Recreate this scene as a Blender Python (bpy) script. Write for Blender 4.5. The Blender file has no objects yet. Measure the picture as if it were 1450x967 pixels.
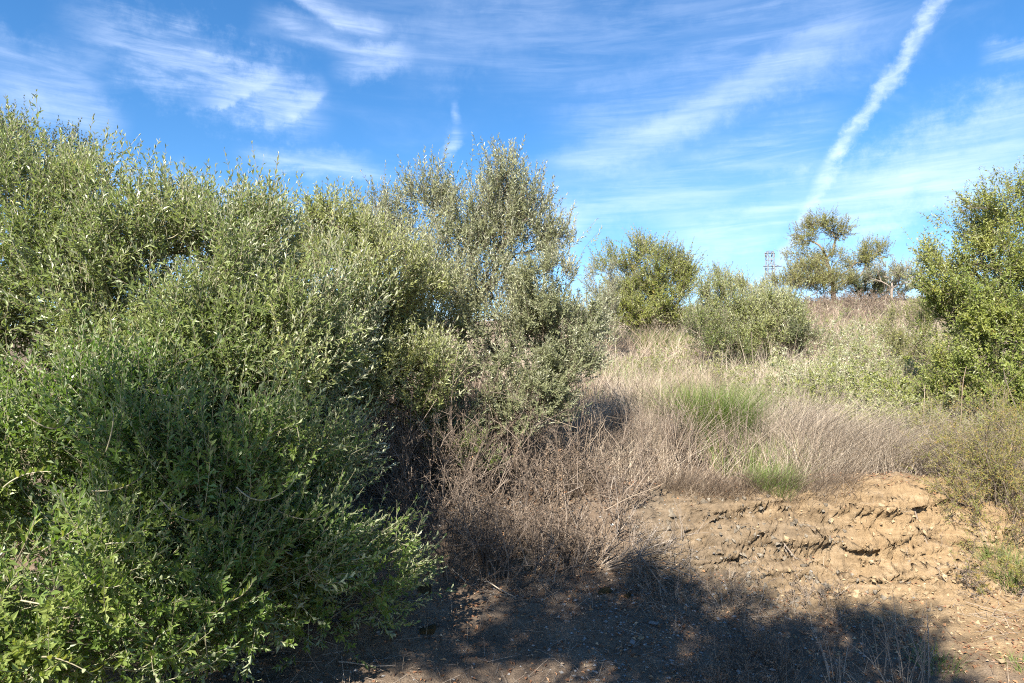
import bpy, math
import numpy as np
from mathutils import Matrix, Vector

# ------------------------------------------------------------------ camera, sky, sun, exposure
rng = np.random.default_rng(7)
S = bpy.context.scene
COL = S.collection
F = 967.0                      # focal length in photograph pixels (1450 wide)
PITCH = math.radians(3.0)
CAM = np.array([0.0, 0.0, 1.65])
cd = bpy.data.cameras.new("camera"); cam = bpy.data.objects.new("camera", cd); COL.objects.link(cam)
cam.location = CAM; cam.rotation_euler = (math.pi / 2 + PITCH, 0, 0)
cd.sensor_width = 36.0; cd.lens = F / 1450 * 36.0
cd.clip_start = 0.05; cd.clip_end = 6000
S.camera = cam
S.view_settings.view_transform = 'Standard'; S.view_settings.look = 'None'
S.view_settings.gamma = 1.0; S.view_settings.use_curve_mapping = False
S.view_settings.exposure = 1.75
S.cycles.filter_width = 1.1; S.cycles.use_denoising = False
S.cycles.max_bounces = 5; S.cycles.diffuse_bounces = 3; S.cycles.glossy_bounces = 2; S.cycles.transmission_bounces = 3

def ray(px, py):
    a = (px - 725) / F; b = (483.5 - py) / F
    d = np.array([a, math.cos(PITCH) - b * math.sin(PITCH), math.sin(PITCH) + b * math.cos(PITCH)])
    return d
def at(px, py, y):
    d = ray(px, py); return CAM + d * (y / d[1])

SUN_EL = math.radians(39); SUN_AZ = math.radians(205)     # azimuth clockwise from +Y
SV = Vector((math.sin(SUN_AZ) * math.cos(SUN_EL), math.cos(SUN_AZ) * math.cos(SUN_EL), math.sin(SUN_EL)))
sl = bpy.data.lights.new("sun", 'SUN'); so = bpy.data.objects.new("sun", sl); COL.objects.link(so)
sl.energy = 5.0; sl.angle = math.radians(0.53); sl.color = (1.0, 0.92, 0.79)
so.rotation_euler = SV.to_track_quat('Z', 'Y').to_euler(); so.location = (-20, -15, 20)

W = bpy.data.worlds.new("World"); S.world = W; W.use_nodes = True
def build_sky():
    nt = W.node_tree; N = nt.nodes; L = nt.links; N.clear()
    out = N.new('ShaderNodeOutputWorld'); bg = N.new('ShaderNodeBackground')
    sky = N.new('ShaderNodeTexSky'); sky.sky_type = 'NISHITA'; sky.sun_disc = False
    sky.sun_elevation = SUN_EL; sky.sun_rotation = SUN_AZ
    sky.air_density = 1.0; sky.dust_density = 0.15; sky.ozone_density = 5.0; sky.altitude = 300
    bg.inputs['Strength'].default_value = 0.072
    tc = N.new('ShaderNodeTexCoord')
    sep = N.new('ShaderNodeSeparateXYZ'); L.new(tc.outputs['Generated'], sep.inputs[0])
    def M(op, a, b=None, c=None):
        n = N.new('ShaderNodeMath'); n.operation = op
        for i, v in enumerate((a, b, c)):
            if v is None: continue
            if isinstance(v, (int, float)): n.inputs[i].default_value = v
            else: L.new(v, n.inputs[i])
        return n.outputs[0]
    def SS(v, lo, hi, a=0.0, b=1.0):
        n = N.new('ShaderNodeMapRange'); n.interpolation_type = 'SMOOTHSTEP'
        L.new(v, n.inputs[0])
        for i, q in enumerate((lo, hi, a, b)): n.inputs[i + 1].default_value = q
        return n.outputs[0]
    az = M('ARCTAN2', sep.outputs[0], sep.outputs[1]); el = M('ARCSINE', sep.outputs[2])
    P = N.new('ShaderNodeCombineXYZ'); L.new(az, P.inputs[0]); L.new(el, P.inputs[1])
    def noise(vec, scale, detail, rough, dist=0.0):
        n = N.new('ShaderNodeTexNoise'); L.new(vec, n.inputs['Vector'])
        n.inputs['Scale'].default_value = scale; n.inputs['Detail'].default_value = detail
        n.inputs['Roughness'].default_value = rough; n.inputs['Distortion'].default_value = dist
        return n.outputs['Fac']
    def mapping(vec, rot, sc, loc=(0, 0, 0)):
        m = N.new('ShaderNodeMapping'); L.new(vec, m.inputs[0])
        m.inputs['Rotation'].default_value = (0, 0, rot); m.inputs['Scale'].default_value = sc
        m.inputs['Location'].default_value = loc
        return m.outputs[0]
    def pe(px, py):
        d = ray(px, py); d = d / np.linalg.norm(d)
        return np.array([math.atan2(d[0], d[1]), math.asin(d[2])])
    n_lo = noise(P.outputs[0], 7.0, 4, 0.55)
    n_hi = noise(P.outputs[0], 34.0, 8, 0.68)
    parts = []; gain = 0.78
    def stroke(a, b, w, op, rag=0.4, streak=1.0, an=(0.5, 4.0), asym=0.0, bend=0.0, fade=0.25, sc=15.0):
        A, B = pe(*a), pe(*b); d = B - A; ln = np.linalg.norm(d); d = d / ln; w = w / F
        dx = M('SUBTRACT', az, float(A[0])); dy = M('SUBTRACT', el, float(A[1]))
        t = M('DIVIDE', M('ADD', M('MULTIPLY', dx, float(d[0])), M('MULTIPLY', dy, float(d[1]))), float(ln))
        q = M('ADD', M('MULTIPLY', dx, float(-d[1])), M('MULTIPLY', dy, float(d[0])))
        if bend:
            q = M('SUBTRACT', q, M('MULTIPLY', M('MULTIPLY', t, M('SUBTRACT', 1.0, t)), bend / F * 4))
        wob = M('MULTIPLY', M('SUBTRACT', n_lo, 0.5), w * 2.2 * rag)
        wob2 = M('MULTIPLY', M('SUBTRACT', n_hi, 0.5), w * 2.0 * rag)
        q = M('ADD', M('ADD', q, wob), wob2)
        if asym:   # sharp on one flank, feathered on the other
            pos = SS(q, 0.0, w * (1 + asym), 1.0, 0.0); neg = SS(q, -w * max(0.12, 1 - asym), 0.0, 0.0, 1.0)
            m = M('MULTIPLY', pos, neg)
        else:
            m = SS(M('ABSOLUTE', q), 0.0, w, 1.0, 0.0)
        e = M('MULTIPLY', SS(t, -0.02, fade, 0, 1), SS(t, 1 - fade, 1.02, 1, 0))
        m = M('MULTIPLY', m, e)
        if streak:
            ang = math.atan2(d[1], d[0])
            st = noise(mapping(P.outputs[0], -ang, (sc * an[0], sc * an[1], 1), (a[0] * .01, a[1] * .013, 0)), 1.0, 7, 0.64, 0.5)
            st = SS(st, 0.34, 0.70, 1 - streak, 1.0)
            m = M('MULTIPLY', m, st)
        parts.append(M('MULTIPLY', m, op * gain))
    # contrail
    stroke((1366, -60), (1182, 225), 14, 0.66, 1.2, 0.5, fade=0.02, sc=26, an=(1.2, 3))
    stroke((1194, 200), (1072, 425), 15, 0.50, 1.2, 0.5, fade=0.06, sc=26, an=(1.2, 3))
    # hooked cirrus, upper left
    stroke((60, 10), (470, 165), 66, 0.46, 0.8, 0.8, fade=0.35)
    stroke((250, 60), (480, 190), 46, 0.34, 0.8, 0.8, fade=0.3)
    stroke((270, 150), (410, 92), 15, 0.38, 1.1, 0.7, asym=0.5, bend=-14, fade=0.3, sc=14)
    stroke((390, 170), (470, 120), 22, 0.5, 0.7, 0.7, asym=0.5, bend=-8, fade=0.3, sc=14)
    stroke((350, 12), (560, 84), 22, 0.36, 0.6, 0.7, fade=0.3)
    stroke((400, -25), (560, 48), 20, 0.55, 0.5, 0.6, asym=0.4, bend=-12, fade=0.2)
    stroke((460, 100), (600, 60), 32, 0.42, 0.8, 0.7, fade=0.35)
    stroke((545, 100), (850, -40), 70, 0.20, 0.6, 0.6, fade=0.25)
    stroke((-60, 60), (160, 130), 45, 0.30, 0.7, 0.7)
    stroke((-40, 120), (190, 190), 45, 0.40, 0.5, 0.6, asym=-0.3, bend=12)
    stroke((130, 280), (360, 300), 60, 0.32, 0.5, 0.5)
    stroke((320, 218), (540, 235), 22, 0.48, 0.9, 0.7, fade=0.3, sc=14)
    stroke((420, 245), (560, 250), 18, 0.50, 0.9, 0.7, fade=0.3, sc=14)
    stroke((630, 232), (652, 178), 17, 0.50, 1.1, 0.7, fade=0.35, sc=20)
    stroke((650, 180), (640, 140), 10, 0.40, 1.1, 0.7, fade=0.4, sc=20)
    # long bands on the right
    LB = (0.30, 3.4)
    stroke((730, 250), (1240, -10), 40, 0.44, 0.45, 0.6, asym=-0.35, bend=-16, fade=0.22, an=LB)
    stroke((760, 225), (1300, -60), 110, 0.26, 0.5, 0.7, fade=0.2, an=LB)
    stroke((650, 120), (1120, -60), 70, 0.18, 0.5, 0.8, fade=0.3, an=LB)
    stroke((760, 330), (1220, 165), 55, 0.40, 0.5, 0.75, fade=0.2, an=LB)
    stroke((900, 345), (1500, 205), 75, 0.56, 0.6, 0.65, fade=0.22, an=(.3, 3.6))
    stroke((740, 300), (840, 325), 55, 0.42, 0.6, 0.6, fade=0.3)
    stroke((1130, 300), (1560, 170), 75, 0.36, 0.7, 0.7, fade=0.2, an=(.25, 3.6))
    stroke((1200, 250), (1560, 120), 60, 0.26, 0.7, 0.8, fade=0.25, an=LB)
    stroke((1380, 85), (1500, 55), 24, 0.34, 1.0, 0.8, fade=0.3)
    stroke((800, 400), (1500, 380), 50, 0.22, 0.4, 0.4, fade=0.15, an=LB)
    # the same thin cirrus over the rest of the sky
    mp = N.new('ShaderNodeMapping'); L.new(tc.outputs['Generated'], mp.inputs[0])
    mp.inputs['Scale'].default_value = (2.0, 5.0, 7.0); mp.inputs['Rotation'].default_value = (0.2, 0.5, 0.5)
    gen = noise(mp.outputs[0], 1.2, 8, 0.6, 0.6)
    parts.append(SS(gen, 0.52, 0.85, 0.0, 0.22))
    parts.append(SS(el, 0.0, 0.30, 0.16, 0.0))
    inv = None
    for p in parts:
        k = M('SUBTRACT', 1.0, p)
        inv = k if inv is None else M('MULTIPLY', inv, k)
    fac = M('SUBTRACT', 1.0, inv)
    hs = N.new('ShaderNodeHueSaturation'); hs.inputs['Hue'].default_value = 0.499; hs.inputs['Saturation'].default_value = 1.20; hs.inputs['Value'].default_value = 0.90
    L.new(sky.outputs[0], hs.inputs['Color'])
    mix = N.new('ShaderNodeMix'); mix.data_type = 'RGBA'
    L.new(fac, mix.inputs['Factor']); L.new(hs.outputs[0], mix.inputs['A'])
    mix.inputs['B'].default_value = (5.2, 5.9, 7.3, 1)
    L.new(mix.outputs['Result'], bg.inputs['Color']); L.new(bg.outputs[0], out.inputs[0])
build_sky()

# ------------------------------------------------------------------ noise + mesh helpers
_perm = np.random.default_rng(3).random(65536)
def _h(i, j, k):
    n = (i * 73856093) ^ (j * 19349663) ^ (k * 83492791)
    return _perm[(n ^ (n >> 13)) & 65535]
def vnoise(p):
    p = np.asarray(p, float); i = np.floor(p).astype(np.int64); f = p - i; f = f * f * (3 - 2 * f)
    r = 0
    for a in (0, 1):
        for b in (0, 1):
            for c in (0, 1):
                w = (f[..., 0] if a else 1 - f[..., 0]) * (f[..., 1] if b else 1 - f[..., 1]) * (f[..., 2] if c else 1 - f[..., 2])
                r = r + w * _h(i[..., 0] + a, i[..., 1] + b, i[..., 2] + c)
    return r
def fbm(p, o=4, g=0.5):
    p = np.asarray(p, float); a, s, r = 1.0, 0.0, 0
    for k in range(o):
        r = r + a * (vnoise(p * 2 ** k + 17.3 * k) - 0.5); s += a; a *= g
    return r / s * 2
def norm(v):
    return v / np.maximum(np.linalg.norm(v, axis=-1, keepdims=True), 1e-9)
def rdir(n):
    return norm(rng.normal(size=(n, 3)))

class Buf:
    """collects triangles; build() links them as ONE mesh object"""
    def __init__(s): s.V = []; s.T = []; s.R = []; s.n = 0
    def add(s, V, T, R):
        V = np.asarray(V, float).reshape(-1, 3); T = np.asarray(T).reshape(-1, 3)
        if len(T) == 0: return
        s.V.append(V); s.T.append(T + s.n); s.n += len(V)
        s.R.append(np.broadcast_to(np.asarray(R, float), (len(T),)))
    def mesh(s, name, mat, smooth=False, origin=None):
        V = np.concatenate(s.V); T = np.concatenate(s.T); R = np.concatenate(s.R)
        if origin is not None: V = V - np.asarray(origin)
        me = bpy.data.meshes.new(name)
        me.vertices.add(len(V)); me.vertices.foreach_set('co', V.astype(np.float32).ravel())
        me.loops.add(len(T) * 3); me.loops.foreach_set('vertex_index', T.astype(np.int32).ravel())
        me.polygons.add(len(T)); me.polygons.foreach_set('loop_start', np.arange(0, len(T) * 3, 3, dtype=np.int32))
        me.update(calc_edges=True)
        me.polygons.foreach_set('use_smooth', np.full(len(T), smooth))
        at_ = me.attributes.new('rnd', 'FLOAT', 'FACE'); at_.data.foreach_set('value', R.astype(np.float32))
        me.materials.append(mat)
        return me
    def build(s, name, mat, parent=None, smooth=False, kind=None):
        org = np.array(parent['_o']) if parent is not None else None
        me = s.mesh(name, mat, smooth, org)
        o = bpy.data.objects.new(name, me); COL.objects.link(o)
        if parent is not None: o.parent = parent; o['_o'] = list(org)
        if kind: o['kind'] = kind
        return o

def thing(name, label, cat, loc, group=None):
    o = bpy.data.objects.new(name, None); COL.objects.link(o); o.location = loc
    o.empty_display_size = 0.1
    o['_o'] = [float(v) for v in loc]; o['label'] = label; o['category'] = cat
    if group: o['group'] = group
    return o
def tag(o, label=None, cat=None, group=None, kind=None):
    for k, v in (('label', label), ('category', cat), ('group', group), ('kind', kind)):
        if v: o[k] = v
    return o

def add_leaves(buf, B, D, Nn, Ln, Wd, fold=0.25, curl=0.1, R=None, mid=0.45):
    n = len(B)
    D = norm(D); Nn = norm(Nn - D * (Nn * D).sum(1, keepdims=True)); s = np.cross(D, Nn)
    Ln = np.broadcast_to(Ln, (n,))[:, None]; Wd = np.broadcast_to(Wd, (n,))[:, None]
    m = B + D * Ln * mid + Nn * Wd * fold
    V = np.stack([B, m + s * Wd / 2, B + D * Ln - Nn * Ln * curl, m - s * Wd / 2], 1)
    k = np.arange(n)[:, None] * 4
    T = np.concatenate([k + [0, 1, 2], k + [0, 2, 3]], 1).reshape(-1, 3)
    R = rng.random(n) if R is None else R
    buf.add(V, T, np.repeat(R, 2))

def add_stems(buf, Pts, Rad, sides=3, R=None):
    """Pts (n,k,3) polylines, Rad (n,k)"""
    n, k, _ = Pts.shape
    if n == 0: return
    t = np.empty_like(Pts); t[:, 1:-1] = Pts[:, 2:] - Pts[:, :-2]; t[:, 0] = Pts[:, 1] - Pts[:, 0]; t[:, -1] = Pts[:, -1] - Pts[:, -2]
    t = norm(t); ref = np.where(np.abs(t[:, :1, 2:3]) > 0.85, np.array([1., 0, 0]), np.array([0, 0, 1.]))
    a = norm(np.cross(t, np.broadcast_to(ref, t.shape))); b = np.cross(t, a)
    ang = np.arange(sides) / sides * 2 * math.pi
    V = Pts[:, :, None] + Rad[:, :, None, None] * (a[:, :, None] * np.cos(ang)[None, None, :, None] + b[:, :, None] * np.sin(ang)[None, None, :, None])
    idx = np.arange(n * k * sides).reshape(n, k, sides); nx = np.roll(idx, -1, 2)
    q = np.stack([idx[:, :-1], nx[:, :-1], nx[:, 1:], idx[:, 1:]], -1).reshape(n, -1, 4)
    T = np.concatenate([q[..., [0, 1, 2]], q[..., [0, 2, 3]]], 1)
    R = rng.random(n) if R is None else np.broadcast_to(R, (n,))
    buf.add(V, T.reshape(-1, 3), np.repeat(R, T.shape[1]))

def twig_curve(O, D, Ln, bend, k):
    """k points along twigs that bend by vector `bend` (n,3)"""
    t = np.linspace(0, 1, k)[None, :, None]
    return O[:, None] + D[:, None] * (Ln[:, None, None] * t) + bend[:, None] * (Ln[:, None, None] * t * t)

def add_twigs(sbuf, lbuf, O, D, Ln, bend, nl, leafL, leafW, stem_r=0.002, R=None, a0=70, a1=25, t0=0.12, sk=2, jit=0.35, fold=0.2, curl=0.08, whorl=2, mid=0.45):
    n = len(O)
    if sbuf is not None:
        Pt = twig_curve(O, D, Ln, bend, sk)
        add_stems(sbuf, Pt, np.broadcast_to(np.linspace(stem_r, stem_r * .45, sk), (n, sk)), 3)
    j = np.arange(nl); tt = t0 + (1 - t0) * (j // whorl + 0.5) / max(1, (nl // whorl))
    tt = np.clip(tt[None] + rng.normal(0, .03, (n, nl)), 0, 1)
    pos = O[:, None] + D[:, None] * (Ln[:, None, None] * tt[..., None]) + bend[:, None] * (Ln[:, None, None] * (tt ** 2)[..., None])
    T = norm(D[:, None] + 2 * bend[:, None] * tt[..., None])
    a = norm(np.cross(T, np.broadcast_to(rdir(n)[:, None], T.shape))); b = np.cross(T, a)
    ph = (j // whorl) * 1.571 + (j % whorl) * (6.283 / whorl); ph = ph[None] + rng.normal(0, .35, (n, nl))
    sd = a * np.cos(ph)[..., None] + b * np.sin(ph)[..., None]
    al = np.radians(a0 + (a1 - a0) * tt + rng.normal(0, 11, (n, nl)))[..., None]
    ld = T * np.cos(al) + sd * np.sin(al); nn = T * np.sin(al) - sd * np.cos(al)
    nn = nn + np.array([0, 0, .35]) + jit * rng.normal(size=nn.shape)
    sz = rng.uniform(.65, 1.15, (n, nl)) * (1 - 0.35 * np.clip((tt - .75) * 4, 0, 1))
    if R is None: R = np.clip(rng.random((n, 1)) * .6 + rng.random((n, nl)) * .4, 0, 1)
    else: R = np.broadcast_to(np.asarray(R)[:, None], (n, nl))
    add_leaves(lbuf, pos.reshape(-1, 3), ld.reshape(-1, 3), nn.reshape(-1, 3), (leafL * sz).ravel(), (leafW * sz).ravel(), fold, curl, R.ravel(), mid)

# ------------------------------------------------------------------ materials
def newmat(name):
    m = bpy.data.materials.new(name); m.use_nodes = True; m.node_tree.nodes.clear(); return m, m.node_tree.nodes, m.node_tree.links
def ramp(N, stops):
    r = N.new('ShaderNodeValToRGB'); e = r.color_ramp.elements
    while len(e) < len(stops): e.new(0.5)
    for x, (p, c) in zip(e, stops): x.position = p; x.color = (*c, 1)
    return r
def leaf_mat(name, tops, under, rough=0.42, spec=0.5, trans=0.22, tcol=None):
    m, N, L = newmat(name)
    out = N.new('ShaderNodeOutputMaterial'); at_ = N.new('ShaderNodeAttribute'); at_.attribute_name = 'rnd'
    r = ramp(N, tops); L.new(at_.outputs['Fac'], r.inputs[0])
    g = N.new('ShaderNodeNewGeometry'); mx = N.new('ShaderNodeMix'); mx.data_type = 'RGBA'
    L.new(g.outputs['Backfacing'], mx.inputs['Factor']); L.new(r.outputs[0], mx.inputs['A'])
    mx.inputs['B'].default_value = (*under, 1)
    p = N.new('ShaderNodeBsdfPrincipled'); L.new(mx.outputs['Result'], p.inputs['Base Color'])
    p.inputs['Roughness'].default_value = rough; p.inputs['Specular IOR Level'].default_value = spec
    t = N.new('ShaderNodeBsdfTranslucent')
    hs = N.new('ShaderNodeHueSaturation'); hs.inputs['Saturation'].default_value = 1.25; hs.inputs['Value'].default_value = 1.45
    L.new(r.outputs[0], hs.inputs['Color']); L.new(hs.outputs[0], t.inputs['Color'])
    ms = N.new('ShaderNodeMixShader'); ms.inputs[0].default_value = trans
    L.new(p.outputs[0], ms.inputs[1]); L.new(t.outputs[0], ms.inputs[2]); L.new(ms.outputs[0], out.inputs[0])
    return m
def plain_mat(name, stops, rough=0.85, spec=0.2, scale=14.0, bump=0.0, trans=0.0, mixn=0.5):
    """colour from the per-piece random value, broken up by noise"""
    m, N, L = newmat(name)
    out = N.new('ShaderNodeOutputMaterial'); at_ = N.new('ShaderNodeAttribute'); at_.attribute_name = 'rnd'
    tc = N.new('ShaderNodeTexCoord'); no = N.new('ShaderNodeTexNoise'); L.new(tc.outputs['Object'], no.inputs['Vector'])
    no.inputs['Scale'].default_value = scale; no.inputs['Detail'].default_value = 6; no.inputs['Roughness'].default_value = .65
    mr = N.new('ShaderNodeMapRange'); L.new(no.outputs['Fac'], mr.inputs[0]); mr.inputs[1].default_value = .3; mr.inputs[2].default_value = .7
    mx = N.new('ShaderNodeMix'); mx.inputs['Factor'].default_value = mixn
    L.new(at_.outputs['Fac'], mx.inputs['A']); L.new(mr.outputs[0], mx.inputs['B'])
    r = ramp(N, stops); L.new(mx.outputs['Result'], r.inputs[0])
    p = N.new('ShaderNodeBsdfPrincipled'); L.new(r.outputs[0], p.inputs['Base Color'])
    p.inputs['Roughness'].default_value = rough; p.inputs['Specular IOR Level'].default_value = spec
    if bump:
        b = N.new('ShaderNodeBump'); b.inputs['Strength'].default_value = bump; b.inputs['Distance'].default_value = .02
        L.new(no.outputs['Fac'], b.inputs['Height']); L.new(b.outputs[0], p.inputs['Normal'])
    if trans:
        t = N.new('ShaderNodeBsdfTranslucent'); L.new(r.outputs[0], t.inputs['Color'])
        ms = N.new('ShaderNodeMixShader'); ms.inputs[0].default_value = trans
        L.new(p.outputs[0], ms.inputs[1]); L.new(t.outputs[0], ms.inputs[2]); L.new(ms.outputs[0], out.inputs[0])
    else: L.new(p.outputs[0], out.inputs[0])
    return m
MAT = dict(
    olive=leaf_mat('olive_leaf', [(0, (.095, .130, .034)), (.45, (.130, .168, .048)), (.8, (.175, .205, .066)), (.985, (.21, .22, .07)), (1, (.36, .25, .04))], (.28, .30, .19), .42, .5, .32),
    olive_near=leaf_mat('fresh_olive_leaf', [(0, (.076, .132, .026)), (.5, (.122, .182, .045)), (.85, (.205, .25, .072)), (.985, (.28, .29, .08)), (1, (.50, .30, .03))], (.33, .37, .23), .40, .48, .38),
    sheen_olive=leaf_mat('sheen_olive_leaf', [(0, (.105, .148, .040)), (.5, (.165, .208, .068)), (.85, (.255, .285, .115)), (1, (.32, .31, .10))], (.44, .46, .33), .40, .55, .34),  # leaf colours lightened towards the whitish sun and sky sheen on the upper leaves
    sage=leaf_mat('sage_leaf', [(0, (.17, .20, .065)), (.5, (.24, .265, .10)), (1, (.33, .34, .165))], (.46, .47, .33), .42, .5, .36),
    silver=leaf_mat('silver_olive_leaf', [(0, (.160, .178, .090)), (.5, (.225, .24, .134)), (1, (.32, .325, .19))], (.43, .435, .33), .42, .5, .30),
    yellow=leaf_mat('yellow_green_leaf', [(0, (.155, .185, .046)), (.5, (.220, .245, .068)), (.9, (.30, .31, .10)), (1, (.37, .29, .09))], (.33, .35, .20), .44, .45, .38),
    green=leaf_mat('bright_green_leaf', [(0, (.115, .160, .034)), (.5, (.185, .225, .055)), (.85, (.26, .28, .078)), (1, (.36, .28, .07))], (.27, .30, .15), .44, .45, .40),
    hill=leaf_mat('dull_yellow_leaf', [(0, (.155, .175, .055)), (.6, (.235, .24, .085)), (1, (.31, .27, .105))], (.34, .34, .20), .5, .4, .34),
    dark=leaf_mat('dark_oak_leaf', [(0, (.060, .080, .032)), (1, (.12, .14, .058))], (.16, .18, .11), .5, .4, .18),
    ochre=leaf_mat('ochre_feathery_leaf', [(0, (.13, .17, .035)), (.4, (.19, .20, .05)), (.75, (.29, .22, .07)), (1, (.34, .20, .06))], (.24, .22, .09), .6, .3, .3),
    grass=leaf_mat('green_grass_blade', [(0, (.075, .135, .024)), (.6, (.14, .20, .04)), (.85, (.24, .24, .07)), (1, (.42, .36, .18))], (.13, .18, .05), .5, .4, .3),
    bark=plain_mat('grey_olive_bark', [(0, (.07, .055, .042)), (.5, (.16, .13, .10)), (1, (.27, .235, .19))], .9, .15, 30, .8, mixn=.7),
    twig=plain_mat('pale_olive_twig', [(0, (.12, .10, .065)), (.5, (.22, .20, .13)), (1, (.36, .34, .24))], .7, .25, 9, mixn=.3),
    straw=plain_mat('dry_grass_straw', [(0, (.105, .074, .054)), (.35, (.235, .180, .132)), (.7, (.365, .300, .232)), (1, (.50, .43, .34))], .8, .2, .9, trans=.2, mixn=.45),
    pale=plain_mat('bleached_grass_straw', [(0, (.23, .185, .138)), (.5, (.39, .33, .26)), (1, (.56, .495, .41))], .8, .2, 1.4, trans=.15, mixn=.4),
    brown=plain_mat('brown_dry_stem', [(0, (.048, .037, .030)), (.5, (.135, .106, .085)), (1, (.30, .25, .205))], .85, .15, 4, mixn=.4),
    rust=leaf_mat('shrivelled_brown_leaf', [(0, (.075, .053, .038)), (.5, (.165, .122, .09)), (.93, (.30, .23, .17)), (1, (.36, .17, .08))], (.18, .14, .105), .8, .15, .15),
    litter=leaf_mat('fallen_leaf', [(0, (.10, .055, .035)), (.5, (.22, .115, .065)), (.85, (.34, .19, .10)), (1, (.48, .36, .24))], (.24, .15, .10), .8, .15, .08),
    grey=plain_mat('grey_dead_wood', [(0, (.11, .088, .07)), (.5, (.21, .175, .145)), (1, (.34, .30, .255))], .85, .15, 20, .4, mixn=.5),
    stone=plain_mat('slate_stone', [(0, (.11, .11, .112)), (.5, (.20, .195, .19)), (1, (.36, .35, .33))], .8, .3, 18, .5, mixn=.55),
    tan=plain_mat('tan_stone', [(0, (.15, .105, .062)), (.5, (.25, .185, .11)), (1, (.38, .31, .21))], .85, .25, 16, .5, mixn=.55),
    rock=plain_mat('lichen_grey_rock', [(0, (.05, .042, .033)), (.4, (.11, .092, .070)), (.7, (.19, .165, .13)), (1, (.33, .305, .26))], .9, .2, 13, .9, mixn=.75),
    moss=plain_mat('dry_moss', [(0, (.040, .030, .016)), (.5, (.085, .062, .030)), (1, (.17, .125, .06))], .95, .1, 34, 1.0, mixn=.85),
    steel=plain_mat('galvanised_steel', [(0, (.14, .145, .15)), (1, (.22, .225, .23))], .6, .3, 3),
)

# ------------------------------------------------------------------ terrain
PY = np.array([-2500, -60, 0, 3.0, 4.1, 5.0, 5.3, 5.6, 5.9, 6.2, 7.2, 9, 14, 20, 27, 32, 37, 45, 70, 120, 300, 2500.])
PZ = np.array([-30, -.7, -.36, -.30, -.20, -.03, .05, .12, .49, .61, .75, .98, 1.75, 2.7, 4.0, 4.95, 5.35, 5.3, 4.6, 4.0, 0, -40.])
_yf = np.concatenate([np.linspace(-2500, -20, 60), np.linspace(-19.9, 60, 1600), np.linspace(61, 2500, 300)])
_zf = np.interp(_yf, PY, PZ)
_seg = slice(60, 1660); _k = np.hanning(11); _k /= _k.sum()
_zs = _zf.copy(); _zs[_seg] = np.convolve(np.pad(_zf[_seg], 5, 'edge'), _k, 'valid')
def sstep(x, a, b):
    t = np.clip((x - a) / (b - a), 0, 1); return t * t * (3 - 2 * t)
def shift(x):
    return -1.0 * (1 - sstep(x, -1.6, 0.2)) + .22 * np.sin(x * 1.3 + .6) * np.exp(-np.abs(x) / 9)
def height(x, y, detail=True):
    x = np.asarray(x, float); y = np.asarray(y, float); yy = y - shift(x) * np.exp(-np.maximum(y - 7, 0) / 4)
    z = np.interp(yy, _yf, _zs)
    z = z + np.clip((x - 10) * .06, -.9, .4) * sstep(y, 15, 32) * (1 - sstep(y, 60, 200))
    P = np.stack(np.broadcast_arrays(x, y, x * 0), -1)
    z = z + fbm(P * .35, 3) * .10 * sstep(y, 4, 12) + fbm(P * .05 + 40, 3) * 1.2 * sstep(np.hypot(x, y), 40, 120)
    z = z + .13 * sstep(x, 2.0, 3.4) * np.exp(-((yy - 6.15) / .5) ** 2)
    if detail:
        near = (np.abs(x) < 12) & (y < 14)
        bank = np.exp(-((yy - 5.75) / .55) ** 2)
        s = yy * 3.2 + x * 1.25 + fbm(P * 1.4, 3) * 1.1            # tilted beds in the cut
        saw = (s - np.floor(s)); saw = np.where(saw < .82, saw / .82, (1 - saw) / .18)
        patch = sstep(vnoise(P * .9 + 5), .30, .62)
        z = z + near * (fbm(P * 2.2 + 3, 5, .6) * (.065 + .04 * bank) + fbm(P * 11 + 9, 4, .65) * (.026 + .02 * bank) + bank * patch * (saw - .5) * .17 * sstep(x, .6, 1.6))
        s2 = yy * 9 + x * 3 + fbm(P * 4, 2) * .8; sw2 = s2 - np.floor(s2)
        z = z + near * bank * patch * (sw2 - .5) * .06 + near * sstep(x, .8, 1.8) * bank * fbm(P * np.array([5, 9, 1]) + 31, 5, .7) * .07
    return z
def ground(px, py):
    d = ray(px, py); t = np.linspace(2.0, 60, 6000)
    p = CAM + d * t[:, None]; h = height(p[:, 0], p[:, 1], False)
    i = int(np.argmax(p[:, 2] < h))
    q = p[i] if p[i, 2] < h[i] else p[-1]
    return np.array([q[0], q[1], float(height(q[0], q[1]))])
def gx(px, y):                     # ground point under image column px at depth y
    x = (px - 725) / F * y * 1.0
    return np.array([x, y, float(height(x, y))])

def bank_push(X, Y, Z):
    """how far the beds of the cut bank stand out towards the road"""
    yy0 = Y - shift(X); bk = np.exp(-((yy0 - 5.72) / .42) ** 2) * sstep(X, .7, 1.7) * (1 - .6 * sstep(X, 3.6, 4.6))
    u = X * .88 + Z * .47; v = -X * .47 * .55 + Z * .88 * 1.6 + Y * .55
    w = fbm(np.stack([X * 1.3, Y * 1.3, Z * 2], -1), 3) * .5
    r1 = 1 - np.abs(fbm(np.stack([u * 2.2, (v + w * .3) * 9, X * 0 + 3], -1), 4, .6)) * 2
    r2 = fbm(np.stack([u * 6, v * 24, X * 0 + 8], -1), 4, .65)
    blk = sstep(vnoise(np.stack([u * 2.6, v * 5, X * 0 + 21], -1)), .35, .7)
    cell = vnoise(np.stack([np.floor(u * 9 + r2) * 1.7, np.floor(v * 16 + w * 3) * 2.3, X * 0 + 2], -1))
    r3 = fbm(np.stack([X * 16, Y * 16, Z * 16], -1), 4, .8)
    return bk * (.06 * r3 + .08 * r1 * (.4 + .6 * blk) + .06 * r2 + .07 * blk + .045 * cell)
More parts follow.
